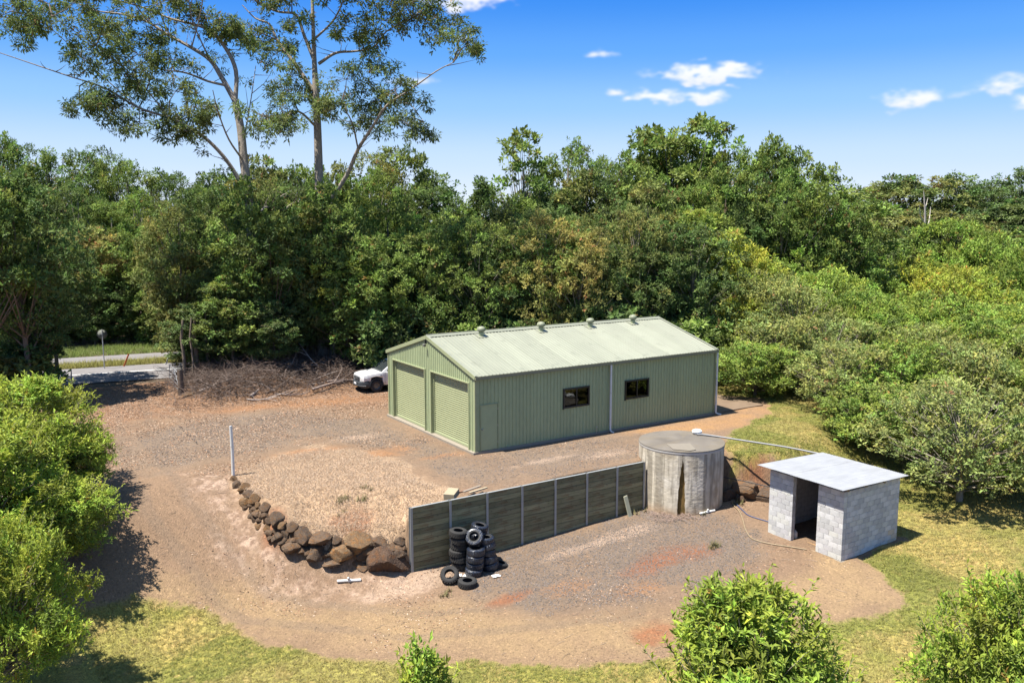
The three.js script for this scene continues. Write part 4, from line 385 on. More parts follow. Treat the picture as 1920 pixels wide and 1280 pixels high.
// ---------------------------------------------------------------- tyres
{
  const RT = .33, WT = .25, prof = []; // section of a squat tyre: radius, across
  const sec = [[.17, -.105], [.2, -.122], [.26, -.125], [.3, -.112], [.322, -.09], [.33, -.04], [.332, 0], [.33, .04], [.322, .09], [.3, .112], [.26, .125], [.2, .122], [.17, .105], [.185, .09], [.28, .085], [.29, 0], [.28, -.085], [.185, -.09], [.17, -.105]];
  const body = new THREE.LatheGeometry(sec.map(p => new THREE.Vector2(p[0], p[1])), 36); { const p = body.attributes.position; for (let i = 0; i < p.count; i++) { const a = Math.atan2(p.getZ(i), p.getX(i)), q = 1 + .012 * Math.sin(a * 3); p.setX(i, p.getX(i) * q); } body.computeVertexNormals(); }
  const lugs = []; for (let k = 0; k < 22; k++) for (const s of [-1, 1]) { const l = new THREE.BoxGeometry(.02, .085, .05); l.rotateX(s * .5); l.translate(.333, s * .052, 0); l.rotateY((k + (s > 0 ? .5 : 0)) / 22 * Math.PI * 2); lugs.push(l); } const tread = merge(lugs);
  const beadG = merge([-1, 1].map(s => { const g = new THREE.TorusGeometry(.262, .008, 5, 36); g.rotateX(Math.PI / 2); g.translate(0, s * .123, 0); return g; }));
  const rubber = std([.014, .014, .015], { roughness: .72, map: rep(T_grain, 2) }), dusty = std([.022, .021, .02], { roughness: .85, map: rep(T_grain, 2) });
  const wrapM = phys([.012, .018, .034], { roughness: .3, clearcoat: .45, clearcoatRoughness: .18, bumpMap: rep(T_relief, 3, 2), bumpScale: .02 });
  const wrap = new THREE.LatheGeometry([[.235, -.128], [.3, -.128], [.338, -.1], [.343, 0], [.338, .1], [.3, .128], [.235, .128]].map(p => new THREE.Vector2(...p)), 40); { const p = wrap.attributes.position; for (let i = 0; i < p.count; i++) { const a = Math.atan2(p.getZ(i), p.getX(i)), q = 1 + .012 * Math.sin(a * 11 + p.getY(i) * 20) + .008 * Math.sin(a * 23); p.setX(i, p.getX(i) * q); p.setZ(i, p.getZ(i) * q); } wrap.computeVertexNormals(); }
  const film = mat => mat;
  function tyre(x, y, z, rx, ry, rz, wrapped, label, grp, s = 1) { const t = group('tyre', x, y, z); t.rotation.set(rx, ry, rz); t.scale.setScalar(s); mesh('carcass', body, wrapped ? rubber : dusty, t); mesh('tread', tread, wrapped ? rubber : dusty, t); mesh('bead_ring', beadG, wrapped ? rubber : dusty, t); if (wrapped) mesh('plastic_wrap', wrap, wrapM, t); tag(t, label, 'tyre', grp); }
  const stack = (x, z, n, dx, dz, tiltx, tiltz, lab, wrapped = true) => { let y = groundY(x, z) + .13, r = rng(Math.round(x * 100 + z * 10) + 999); for (let k = 0; k < n; k++) { tyre(x + dx * k + (r() - .5) * .1, y, z + dz * k + (r() - .5) * .1, tiltx + (r() - .5) * .24, r() * 6, tiltz + (r() - .5) * .24, wrapped, lab, lab.replace('black tyre', 'black tyres'), .93 + r() * .06); y += .245; } };
  stack(-3.62, 6.12, 4, .0, .01, .0, .02, 'shiny wrapped black tyre in the short front stack');
  stack(-2.92, 6.05, 5, -.035, -.03, -.1, .12, 'shiny wrapped black tyre in the leaning stack beside the short one');
  stack(-3.88, 5.5, 6, -.01, .0, .02, .02, 'black tyre in the tall stack against the first steel posts', false);
  stack(-3.1, 5.42, 6, .01, .01, .05, -.05, 'shiny wrapped black tyre in the tall stack against the timber wall');
  tyre(-3.52, -1.2, 5.95, .55, .3, .55, true, 'wrapped black tyre perched tilted on top of the stacks', 'perched tyre', .95);
  tyre(-4.66, groundY(-4.66, 6.15) + .27, 6.15, .72, 0, .42, false, 'loose dusty black tyre tipped on its edge in front of the timber wall', 'loose tyres', .98);
  tyre(-4.28, groundY(-4.28, 6.75) + .12, 6.75, .03, 1, .02, false, 'loose dusty black tyre lying flat on the gravel', 'loose tyres', 1.0);
  tyre(-2.52, groundY(-2.52, 6.1) + .08, 6.1, .25, .4, -.3, false, 'dusty tyre half under the leaning stack', 'loose tyres', .8);
  // scraps of white plastic round the stacks
  const r = rng(44); for (const [x, z, s, ax] of [[-3.1, 6.75, .2, 0], [-4.15, 5.95, .16, 1], [-3.95, 6.1, .2, .6], [-4.05, 6.3, .13, 2], [-3.35, 6.0, .12, 1]]) { const g = new THREE.PlaneGeometry(s * 1.5, s, 6, 4); const p = g.attributes.position; for (let i = 0; i < p.count; i++) p.setZ(i, .05 * (fbm(p.getX(i) * 12 + s * 90, p.getY(i) * 12, 3, 4) - .3)); g.rotateX(-Math.PI / 2); g.rotateY(ax); g.computeVertexNormals(); const m = mesh('plastic_scrap', g, std([.72, .72, .72], { roughness: .5 })); m.position.set(x, groundY(x, z) + .03, z); tag(m, 'crumpled scrap of white plastic wrap on the gravel by the tyres', 'plastic scrap', 'plastic scraps by the tyres'); }
}
// ---------------------------------------------------------------- timber offcuts, marker pipe
{
  const pale = std([.32, .26, .17], { map: rep(T_grain, 1), roughness: .9 }), grey = std([.22, .18, .14], { map: rep(T_grain, 1), roughness: .9 }), red = std([.18, .1, .06], { map: rep(T_grain, 1), roughness: .9 });
  const plank = (x, y, z, w, h, d, rx, ry, rz, m, lab, grp) => { const o = mesh('timber_offcut', cbox(w, h, d, .008), m); o.position.set(x, y, z); o.rotation.set(rx, ry, rz); tag(o, lab, 'timber', grp); };
  plank(-3.62, .02, 4.42, .62, .24, .42, 0, .75, .1, pale, 'thick pale timber block behind the top of the retaining wall');
  plank(-2.95, -.0, 4.25, .9, .05, .14, 0, .25, 0, red, 'brown board lying among the offcuts by the wall top'); plank(-2.7, .06, 4.38, .95, .04, .12, 0, .3, 0, grey, 'grey board lying on the offcuts by the wall top'); plank(-2.5, .0, 4.5, .9, .05, .1, 0, .22, 0, pale, 'pale narrow board beside the offcuts by the wall top');
  plank(4.32, groundY(4.32, 5.32) + .4, 5.25, .19, .95, .06, -.2, 0, .16, std([.33, .33, .24], { map: rep(T_grain, 1), roughness: .95 }), 'greenish plank leaning against the last bay of the timber wall');
  const p = group('marker_pipe', -9.81, -.1, -2.56); mesh('pipe', tube([[0, -.2, 0, .065], [.01, 1.05, 0, .065], [-.01, 2.12, 0, .062]], 14), M_white, p); mesh('joint_collar', rod([.005, 1.28, 0], [.003, 1.36, 0], .071, 14), M_white, p); tag(p, 'upright white plastic pipe at the end of the rock wall', 'pipe');
}
// ---------------------------------------------------------------- gates, posts and signs by the road
{
  const galv = std([.24, .24, .25], { roughness: .55, metalness: .4 }), bark = std([.13, .095, .07], { roughness: 1, map: rep(T_grain, 3), bumpMap: rep(T_relief, 4), bumpScale: .03 });
  const gate = (ax, az, bx_, bz, lab) => { const g = group('farm_gate', ax, groundY(ax, az), az), L = Math.hypot(bx_ - ax, bz - az); g.rotation.y = -Math.atan2(bz - az, bx_ - ax); for (const y of [.15, .4, .65, .9, 1.2]) mesh('rail', rod([.1, y, 0], [L, y, 0], y > 1 || y < .2 ? .03 : .02, 8), galv, g); for (const t of [.1, L * .5, L]) mesh('upright', rod([t, .12, 0], [t, 1.23, 0], .03, 8), galv, g); mesh('brace', rod([.1, .15, 0], [L * .5, 1.2, 0], .016, 6), galv, g); for (const y of [.3, 1.05]) mesh('hinge', rod([-.05, y, 0], [.1, y, 0], .018, 6), galv, g); tag(g, lab, 'gate'); };
  gate(-8.2, -20.0, -8.0, -23.8, 'open grey tube farm gate beside the brush pile'); gate(-14.55, -21.7, -13.2, -26.3, 'open grey tube farm gate behind the leafy bush');
  const post = (x, z, h, r, lab, m = bark) => { const o = mesh('gate_post', tube([[0, -.4, 0, r], [.01, h * .5, 0, r * .97], [0, h - .02, 0, r * .93], [0, h, 0, r * .8]], 12), m); o.position.set(x, groundY(x, z), z); tag(o, lab, 'post'); };
  post(-8.2, -19.75, 1.45, .17, 'stout timber gate post beside the brush pile'); post(-14.75, -21.4, 1.7, .2, 'stout dark timber gate post behind the leafy bush', std([.05, .04, .035], { roughness: 1, bumpMap: rep(T_relief, 4), bumpScale: .03 }));
  const s = group('road_sign', -10.5, -.08, -33.1); mesh('pole', rod([0, -.3, 0], [0, 2.75, 0], .035, 10), std([.4, .4, .4], { roughness: .5, metalness: .5 }), s); mesh('sign_plate', rod([0, 2.45, -.045], [0, 2.45, -.037], .33, 28), std([.11, .115, .1], { roughness: .8 }), s); mesh('bracket', bx(-.1, .1, 2.42, 2.48, -.036, .036), galv, s); tag(s, 'round road sign seen from its grey back on a thin pole', 'road sign');
  const leaner = (x, z, h, tilt, m, lab) => { const o = group('marker_post', x, -.08, z); o.rotation.z = tilt; mesh('post', bx(-.055, .055, -.3, h, -.02, .02, .006), m, o); mesh('reflector', rod([0, h - .18, .021], [0, h - .18, .03], .035, 12), std([.35, .08, .05], { roughness: .3 }), o); tag(o, lab, 'marker post'); };
  leaner(-9.25, -33.3, 1.0, -.4, std([.5, .13, .03], { roughness: .6 }), 'leaning orange marker post on the grass verge'); leaner(-6.6, -32.6, 1.25, -.42, M_white, 'leaning white marker post on the grass verge');
  const slabM = mesh('stone_block', boulderShapes[3], rockMats[2]); slabM.scale.set(.45, .12, .3); slabM.position.set(-7.9, groundY(-7.9, -19) + .02, -19.0); tag(slabM, 'flat pale stone at the foot of the gate post', 'stone');
}
// ---------------------------------------------------------------- white utility truck behind the shed
{
  const u = group('utility_truck', 1.12, -.03, -16.1, -.06); // nose towards -x; local x runs back from the bumper
  const paint = phys([.6, .6, .595], { roughness: .3, clearcoat: .8, clearcoatRoughness: .08 }), dark = std([.025, .03, .035], { roughness: .55 }), glass = phys([.03, .035, .038], { roughness: .04, clearcoat: 1 }), chrome = std([.6, .6, .6], { roughness: .2, metalness: .9 }), rub = std([.02, .02, .021], { roughness: .85 }), rim = std([.12, .12, .125], { roughness: .4, metalness: .6 });
  const HWD = .9; // half width
  // body sections: [x, yBottom, yShoulder, yTop, halfwidth at bottom, shoulder, top]
  const loft = (secs, ends = true) => { const P = [], I = []; const k = 12; for (const [x, yb, ys, yt, wb, ws, wt] of secs) { const half = [[yb, wb * .96], [yb + .06, wb], [(yb + ys) / 2, (wb + ws) / 2 + .015], [ys, ws], [lerp(ys, yt, .75), lerp(ws, wt, .45)], [yt, wt * .8]]; for (const [y, w] of half) P.push(x, y, w); for (const [y, w] of half.slice().reverse()) P.push(x, y, -w); } const n = secs.length; for (let i = 0; i < n - 1; i++) for (let j = 0; j < k; j++) { const a = i * k + j, b = i * k + (j + 1) % k, c = a + k, d = b + k; I.push(a, b, c, b, d, c); } if (ends) for (const i of [0, n - 1]) for (let j = 1; j < k - 1; j++) I.push(i * k, i * k + j, i * k + j + 1); const g = new THREE.BufferGeometry(); g.setAttribute('position', new THREE.Float32BufferAttribute(P, 3)); g.setIndex(I); return toCreasedNormals(g.toNonIndexed(), .65); };
  const bodyPaint = part('body', u);
  mesh('nose', loft([[.08, .62, .88, .98, .62, .66, .6], [.2, .6, .92, 1.04, .82, .84, .78], [.45, .58, .98, 1.1, .87, .89, .84], [.62, .72, 1.0, 1.125, .9, .91, .86]]), paint, bodyPaint);
  mesh('wing', loft([[.62, .88, 1.0, 1.125, .9, .91, .86], [.98, .95, 1.03, 1.155, .915, .92, .87], [1.36, .84, 1.05, 1.185, .9, .915, .87]]), paint, bodyPaint);
  mesh('cab_lower', loft([[1.36, .4, 1.05, 1.19, .88, .91, .87], [2.3, .38, 1.06, 1.2, .89, .915, .87], [3.35, .38, 1.06, 1.2, .89, .91, .87]]), paint, bodyPaint);
  mesh('tray_sides', merge([bx(3.38, 5.2, .62, 1.2, .84, .9, .02), bx(3.38, 5.2, .62, 1.2, -.9, -.84, .02), bx(5.14, 5.22, .62, 1.2, -.83, .83, .02), bx(3.38, 3.44, .62, 1.2, -.83, .83, .02), bx(3.45, 5.13, .62, .7, -.83, .83, .01)]), paint, bodyPaint);
  const cab = [[1.3, 1.16], [2.12, 1.72], [2.5, 1.79], [3.0, 1.78], [3.32, 1.7], [3.4, 1.18]]; // side outline
  { const P = [], I = [], n = cab.length; for (const s of [1, -1]) for (const [x, y] of cab) P.push(x, y, s * lerp(.87, .68, clamp((y - 1.17) / .6))); for (let i = 0; i < n - 1; i++) I.push(i, i + 1, n + i, i + 1, n + i + 1, n + i); for (let i = 1; i < n - 1; i++) I.push(0, i, i + 1, n, n + i + 1, n + i); const g = new THREE.BufferGeometry(); g.setAttribute('position', new THREE.Float32BufferAttribute(P, 3)); g.setIndex(I); mesh('cabin', toCreasedNormals(g.toNonIndexed(), .5), paint, bodyPaint); }
  const quad = (p, th, m, name, par) => { const [a, b, c, d] = p.map(q => new THREE.Vector3(...q)); const nrm = b.clone().sub(a).cross(d.clone().sub(a)).normalize().multiplyScalar(th); const g = new ConvexGeometry([a, b, c, d, ...[a, b, c, d].map(v => v.clone().add(nrm))]); return mesh(name, g, m, par); };
  const cz = y => lerp(.87, .68, clamp((y - 1.17) / .6));
  quad([[1.36, 1.205, .74], [1.36, 1.205, -.74], [2.08, 1.7, -.63], [2.08, 1.7, .63]], -.012, glass, 'windscreen', u);
  quad([[1.33, 1.185, .8], [1.33, 1.185, -.8], [1.4, 1.235, -.78], [1.4, 1.235, .78]], -.016, dark, 'scuttle', u);
  for (const s of [1, -1]) { const w = (x, y) => [x, y, s * (cz(y) + .004)]; quad([w(1.72, 1.22), w(2.28, 1.22), w(2.28, 1.69), w(2.14, 1.67)], s * .01, glass, 'side_window', u); quad([w(2.38, 1.22), w(3.1, 1.22), w(3.02, 1.68), w(2.38, 1.7)], s * .01, glass, 'side_window', u);
    mesh('mirror', bx(1.62, 1.74, 1.2, 1.36, s * .92, s * 1.1, .03), dark, u); for (const x of [1.5, 2.34, 3.2]) mesh('door_seam', bx(x, x + .008, .45, 1.17, s * .898, s * .917, .001), dark, u); for (const x of [2.1, 2.95]) mesh('door_handle', bx(x, x + .16, 1.0, 1.03, s * .91, s * .935, .006), dark, u);
    const hl = new ConvexGeometry([[.12, .88, .45], [.12, .78, .42], [.24, .78, .84], [.26, .88, .855], [.5, .93, .905], [.42, .84, .9], [.16, .9, .5]].map(p => new THREE.Vector3(p[0] - .04, p[1] + .02, s * p[2]))); mesh('headlight', hl, phys([.5, .52, .53], { roughness: .1, clearcoat: 1 }), u); mesh('wing_badge', bx(1.2, 1.3, 1.0, 1.03, s * .915, s * .925, .002), dark, u); mesh('tail_light', bx(5.14, 5.23, .8, 1.12, s * .86, s * .915, .01), std([.3, .02, .02], { roughness: .3 }), u); }
  mesh('bumper', loft([[-.02, .36, .5, .6, .5, .55, .5], [.1, .3, .56, .7, .74, .78, .72], [.3, .28, .6, .76, .87, .89, .84], [.52, .3, .62, .8, .9, .905, .87]]), dark, u); mesh('bumper_bar', tube(curvePts([[.3, .42, -.9], [.06, .42, -.7], [-.06, .42, -.3], [-.06, .42, .3], [.06, .42, .7], [.3, .42, .9]], 16, .035), 8), dark, u);
  mesh('grille', bx(.02, .12, .72, .92, -.44, .44, .02), dark, u); for (const y of [.75, .81, .87]) mesh('grille_bar', bx(.0, .02, y, y + .018, -.42, .42, .004), rim, u); { const e = new THREE.TorusGeometry(.05, .009, 6, 20); e.scale(1, .72, 1); e.rotateY(Math.PI / 2); e.translate(-.005, .83, 0); const e2 = new THREE.TorusGeometry(.03, .007, 6, 16); e2.scale(.6, 1.15, 1); e2.rotateY(Math.PI / 2); e2.translate(-.008, .83, 0); mesh('emblem', merge([e, e2]), chrome, u); } mesh('number_plate', bx(-.075, -.063, .47, .58, -.19, .19, .003), std([.7, .7, .72], { roughness: .5 }), u);
  mesh('underbody', bx(.5, 5.1, .32, .6, -.7, .7, .05), dark, u);
  const wheel = (x, s) => { const w = part('wheel', u); w.position.set(x, .37, s * .8); const t = new THREE.LatheGeometry([[.21, -.1], [.3, -.12], [.355, -.11], [.37, -.07], [.37, .07], [.355, .11], [.3, .12], [.21, .1]].map(p => new THREE.Vector2(...p)), 32); t.rotateX(Math.PI / 2); mesh('tyre', t, rub, w); const d = new THREE.LatheGeometry([[0, .05], [.06, .06], [.07, .045], [.14, .03], [.19, .05], [.215, .1], [.215, -.1]].map(p => new THREE.Vector2(...p)), 28); d.rotateX(s * Math.PI / 2); const rm = mesh('rim', d, rim, w); const holes = []; for (let k = 0; k < 8; k++) { const h = new THREE.CylinderGeometry(.022, .022, .012, 8); h.rotateX(Math.PI / 2); h.translate(Math.cos(k * .785) * .155, Math.sin(k * .785) * .155, s * .04); holes.push(h); } mesh('rim_slots', merge(holes), dark, w); };
  for (const x of [.97, 4.1]) for (const s of [1, -1]) { wheel(x, s); const a = tube(Array.from({ length: 13 }, (_, i) => { const q = Math.PI * (i / 12) * 1.1 - .15; return [x + Math.cos(q) * .425, .4 + Math.sin(q) * .43, s * .895, .035]; }), 6); mesh('wheel_arch', a, dark, u); }
  tag(u, 'white utility truck parked nose out behind the green shed', 'truck');
}
// ---------------------------------------------------------------- brush pile
{
  const r = rng(61); const twigMat = std(0xffffff, { roughness: 1 });
  const twig = tube([[0, 0, 0, .012], [.3, .03, .04, .010], [.62, .0, -.03, .007], [1, .06, .05, .003]], 4, false);
  const N = 15000, im = new THREE.InstancedMesh(twig, twigMat, N), m = new THREE.Matrix4(), q = new THREE.Quaternion(), e = new THREE.Euler(), c = new THREE.Color();
  for (let i = 0; i < N; i++) { let x, z; do { x = -9.2 + r() * 13; z = -25.5 + r() * 9.3; } while (groundY(x, z) < .12 + r() * .25 && r() > .12); const y = groundY(x, z) + r() * r() * .7 - .02; e.set((r() - .5) * .9, r() * 6.283, (r() - .5) * 1.0); q.setFromEuler(e); const s = .35 + r() * r() * 1.5; m.compose(new THREE.Vector3(x, y, z), q, new THREE.Vector3(s, s * .8, s * 1.1)); im.setMatrixAt(i, m); const k = .6 + r() * .8, gsel = r(); c.setRGB(...(gsel < .5 ? [.105 * k, .072 * k, .056 * k] : gsel < .85 ? [.15 * k, .115 * k, .095 * k] : [.08 * k, .05 * k, .034 * k])); im.setColorAt(i, c); }
  im.name = 'brush_pile'; im.castShadow = im.receiveShadow = true; tag(im, 'wide low pile of dry brown brushwood at the forest edge', 'brush pile', null, 'stuff');
  // the larger dead limbs lying on it
  const bm = [std([.36, .3, .26], { roughness: 1, map: rep(T_grain, 2) }), std([.24, .185, .155], { roughness: 1, map: rep(T_grain, 2) })];
  const limb = (x, z, yaw, len, r0, rise, k, seed) => { const rr = rng(seed), g = group('dead_branch', x, groundY(x, z) + .05, z, yaw), main = []; for (let i = 0; i <= 7; i++) { const t = i / 7; main.push([len * t, rise * t + .18 * Math.sin(t * 3 + seed), .25 * Math.sin(t * 4 + seed * 2), lerp(r0, r0 * .25, t)]); } mesh('bough', tube(main, 7), bm[k], g); for (let j = 0; j < 5; j++) { const t = .3 + rr() * .6, i = Math.floor(t * 7), p = main[i], l = len * (.25 + rr() * .3), s = rr() > .5 ? 1 : -1, up = (rr() - .2) * .8; mesh('side_branch', tube([[p[0], p[1], p[2], p[3] * .7], [p[0] + l * .4, p[1] + up * l * .4, p[2] + s * l * .25, p[3] * .5], [p[0] + l * .8, p[1] + up * l * .7, p[2] + s * l * .65, p[3] * .2]], 5), bm[k], g); } tag(g, 'bare forked dead branch lying on the brush pile', 'branch', 'dead branches on the brush pile'); };
  [[-4.9, -17.0, 1.0, 4.2, .09, 1.3, 0], [-4.2, -16.9, 1.5, 2.6, .06, .9, 0], [-2.6, -17.2, .4, 3.4, .07, .5, 0], [-3.4, -17.4, 2.4, 3.2, .06, .6, 0], [-1.4, -17.0, .15, 3.6, .08, .25, 1], [-.2, -17.4, -.1, 3.2, .07, .3, 1], [-6.6, -18.2, .6, 2.8, .05, .4, 1], [-5.6, -17.6, 2.2, 2.4, .05, .5, 1], [.6, -19, 2.0, 3.0, .06, 1.4, 0], [2.6, -20.5, .9, 3.6, .07, 1.8, 0], [3.4, -19.6, .2, 3.2, .08, 1.0, 0], [1.8, -20.2, .5, 4.0, .08, 1.6, 1], [-3.6, -16.7, .0, 2.0, .04, .3, 0], [-5.2, -16.9, -.4, 2.4, .045, .3, 0], [4.6, -20.8, 2.6, 3.4, .06, 1.5, 0], [-2.0, -18.6, 1.2, 2.6, .05, 1.3, 1], [-7.4, -18.8, .2, 2.6, .045, .4, 0]].forEach((a, i) => limb(...a, i + 3));
}
// ---------------------------------------------------------------- trees
const V3 = (x, y, z) => new THREE.Vector3(x, y, z);
// leaves: each a folded kite of two faces, set in sprays; colour varies from spray to spray and leaf to leaf
class Leaves {
  constructor(n) { this.p = new Float32Array(n * 12); this.c = new Float32Array(n * 12); this.n = 0; this.max = n; }
  add(x, y, z, dx, dy, dz, nx, ny, nz, L, W, col) {
    if (this.n >= this.max) return; let sx = dy * nz - dz * ny, sy = dz * nx - dx * nz, sz = dx * ny - dy * nx; const l = Math.hypot(sx, sy, sz) || 1; sx *= W / 2 / l; sy *= W / 2 / l; sz *= W / 2 / l; const f = .12 * L, o = this.n * 12, p = this.p, c = this.c, mx = x + dx * L * .45, my = y + dy * L * .45, mz = z + dz * L * .45;
    p[o] = x; p[o + 1] = y; p[o + 2] = z; p[o + 3] = mx + sx + nx * f; p[o + 4] = my + sy + ny * f; p[o + 5] = mz + sz + nz * f; p[o + 6] = x + dx * L; p[o + 7] = y + dy * L; p[o + 8] = z + dz * L; p[o + 9] = mx - sx + nx * f; p[o + 10] = my - sy + ny * f; p[o + 11] = mz - sz + nz * f;
    for (let k = 0; k < 4; k++) { c[o + k * 3] = col[0]; c[o + k * 3 + 1] = col[1]; c[o + k * 3 + 2] = col[2]; } this.n++;
  }
  geometry() { const g = new THREE.BufferGeometry(), n = this.n; g.setAttribute('position', new THREE.BufferAttribute(this.p.slice(0, n * 12), 3)); g.setAttribute('color', new THREE.BufferAttribute(this.c.slice(0, n * 12), 3)); const I = new Uint32Array(n * 6); for (let i = 0; i < n; i++) I.set([i * 4, i * 4 + 1, i * 4 + 2, i * 4, i * 4 + 2, i * 4 + 3], i * 6); g.setIndex(new THREE.BufferAttribute(I, 1)); return g; }
}
function unit(r) { const z = r() * 2 - 1, a = r() * 6.2832, s = Math.sqrt(1 - z * z); return [s * Math.cos(a), z, s * Math.sin(a)]; }
// a clump: sprays spread through the outer part of an ellipsoid
function clump(LV, r, cx, cy, cz, rx, ry, rz, sprays, per, L, W, o = {}) {
  const kb = .64 + r() * .72, hue = (r() - .5) * (o.hue ?? .3);
  for (let s = 0; s < sprays; s++) {
    const u = unit(r); if (u[1] < -.35 && r() < .6) u[1] = -u[1]; const rad = .45 + .6 * Math.sqrt(r()); const x = cx + u[0] * rx * rad, y = cy + u[1] * ry * rad, z = cz + u[2] * rz * rad; const k = kb * (.75 + r() * .5), h = hue + (r() - .5) * .18, yel = r() < (o.young ?? .06) ? 1.35 : 1;
    let ax = u[0] * .7 + (r() - .5) * .8, ay = u[1] * .5 + (o.up ?? .5) + (r() - .5) * .5, az = u[2] * .7 + (r() - .5) * .8; const al = Math.hypot(ax, ay, az) || 1; ax /= al; ay /= al; az /= al;
    const dead = r() < .018; const sh = o.shoot ? o.shoot * (.5 + r()) : 0;
    for (let j = 0; j < per; j++) {
      const q = unit(r); let dx = ax * .55 + q[0], dy = ay * .55 + q[1] - (o.droop ?? 0), dz = az * .55 + q[2]; const dl = Math.hypot(dx, dy, dz) || 1; dx /= dl; dy /= dl; dz /= dl;
      let nx = ax + (r() - .5) * .9, ny = ay + (o.nup ?? .7) + (r() - .5) * .6, nz = az + (r() - .5) * .9; const dt = nx * dx + ny * dy + nz * dz; nx -= dt * dx; ny -= dt * dy; nz -= dt * dz; const nl = Math.hypot(nx, ny, nz) || 1; const ll = L * (.5 + r() * .85), kk = k * (.8 + r() * .4) * yel, off = (o.spread ?? .6) * L * r();
      const tt = sh * j / per; LV.add(x + q[0] * off + ax * tt, y + q[1] * off + ay * tt, z + q[2] * off + az * tt, dx, dy, dz, nx / nl, ny / nl, nz / nl, ll, W * (ll / L), dead ? [kk * 1.5, kk * .75, kk * 1.1] : [kk * (1 + h), kk, kk * (1 - Math.abs(h) * .6)]);
    }
  }
}
const leafMat = c => phys(c, { vertexColors: true, roughness: .92, transmission: .38, thickness: 0, ior: 1.35, specularIntensity: .6 });
const TINT = [[.115, .168, .044], [.175, .24, .05], [.2, .22, .06], [.29, .27, .078], [.24, .30, .05]].map(leafMat);
const barkTex = tex(256, 512, (u, v) => mix3([.5, .47, .43], [1, .97, .92], fbm(u * 10, v * 5, 5, 3, 10, 5)).map(q => q * (.85 + .3 * noise(u * 90, v * 30, 4, 90, 30))), true);
const M_gumBark = std([.31, .275, .235], { map: barkTex, roughness: .95, bumpMap: rep(T_relief, 1), bumpScale: .015 });
const M_bark = std([.2, .16, .125], { map: barkTex, roughness: 1, bumpMap: rep(T_relief, 2), bumpScale: .03 }), M_paleBark = std([.40, .355, .30], { map: barkTex, roughness: .95, bumpMap: rep(T_relief, 1), bumpScale: .015 }), M_greyBark = std([.3, .27, .23], { map: barkTex, roughness: 1 });
// tree of given height: clumps over a crown, limbs reaching into them
function makeTree(seed, o) {
  const r = rng(seed), { H, R, low, n, L, W, sprays, per } = o, LV = new Leaves(n * sprays * per + (o.strays ?? 0) * 24 + 10), limbs = [], trunkTop = H * (o.trunk ?? .62), lean = [(r() - .5) * .6, (r() - .5) * .6]; const tr = [[0, -.3, 0, o.r0], [lean[0] * .2, H * .18, lean[1] * .2, o.r0 * .8], [lean[0] * .6, H * .4, lean[1] * .6, o.r0 * .6], [lean[0], trunkTop, lean[1], o.r0 * .3]]; limbs.push(tube(tr, 8));
  const cy = (low + H) / 2, ry = (H - low) / 2;
  for (let k = 0; k < n; k++) {
    const g = k + .5, el = lerp(o.dome ? -.85 : -.95, 1, r()), az = g * 2.39996 + r() * .6; const cs = Math.sqrt(Math.max(0, 1 - el * el)), wob = 1 - (o.rag ?? .75) * .52 + (o.rag ?? .75) * noise(az * 1.5 + seed, el * 2.4 + 7, seed), inr = r() < .2 ? .45 : .88 + r() * .14;
    let rr = R * wob * inr; if (o.cone) rr *= lerp(1.15, o.cone === true ? .35 : o.cone, (el + 1) / 2); const x = Math.cos(az) * cs * rr, z = Math.sin(az) * cs * rr, y = cy + el * ry * (.82 + .2 * r()) * inr; const cr = R * (o.cl ?? .3) * (.65 + r() * .7);
    clump(LV, r, x, Math.min(y, H - cr * .5), z, cr, cr * (o.flat ?? .72), cr, sprays, per, L, W, o);
    if (k % (o.limbEvery ?? 3) === 0) { const t = clamp((y - low * .5) / H * .8, .15, .95), b = [lean[0] * t, trunkTop * t, lean[1] * t]; limbs.push(tube([[...b, o.r0 * .32], [lerp(b[0], x, .4), lerp(b[1], y, .35) + .1, lerp(b[2], z, .4), o.r0 * .22], [lerp(b[0], x, .75), lerp(b[1], y, .72), lerp(b[2], z, .75), o.r0 * .13], [x, y, z, .015]], 5, false)); }
  }
  for (let k = 0; k < (o.strays ?? 0); k++) { // long shoots standing out of the crown
    const el = lerp(-.1, .95, r()), az = r() * 6.283, cs = Math.sqrt(1 - el * el), rr = R * (.75 + .3 * r()) * (o.cone ? lerp(1.1, o.cone === true ? .4 : o.cone, (el + 1) / 2) : 1), x = Math.cos(az) * cs * rr, z = Math.sin(az) * cs * rr, y = cy + el * ry * .9, ln = (o.strayLen ?? .8) * (.5 + r()), dx = Math.cos(az) * .5 + (r() - .5) * .5, dz = Math.sin(az) * .5 + (r() - .5) * .5, dy = .9; limbs.push(tube([[x * .7, y - .5, z * .7, .016], [x, y, z, .011], [x + dx * ln, y + dy * ln, z + dz * ln, .004]], 4, false));
    const kb = .8 + r() * .6; for (let j = 0; j < 22; j++) { const t = .15 + j / 22 * .9, q = unit(r), ld = [q[0] + dx * .6, q[1] * .7 + .5, q[2] + dz * .6], ll = Math.hypot(...ld), nn = unit(r); LV.add(x + dx * ln * t, y + dy * ln * t, z + dz * ln * t, ld[0] / ll, ld[1] / ll, ld[2] / ll, nn[0] * .5, 1, nn[2] * .5, L * (.6 + r() * .6), W, [kb * 1.1, kb, kb * .8]); }
  }
  return { H, R, crown: LV.geometry(), wood: mergeGeometries(limbs.map(g => g)), bark: o.bark ?? M_bark };
}
function plant(name, proto, x, z, ytop, tint, label, category, grp, r, wide = 1) {
  const y = groundY(x, z), s = Math.max(.3, (ytop - y) / proto.H), t = group(name, x, y, z, r() * 6.2832); const w = lerp(1, s, .55) * wide; t.scale.set(w, s, w); mesh('trunk', proto.wood, proto.bark, t); const c = mesh('crown', proto.crown, typeof tint === 'number' ? TINT[tint] : tint, t); c.userData.kind = 'stuff'; return tag(t, label, category, grp);
}
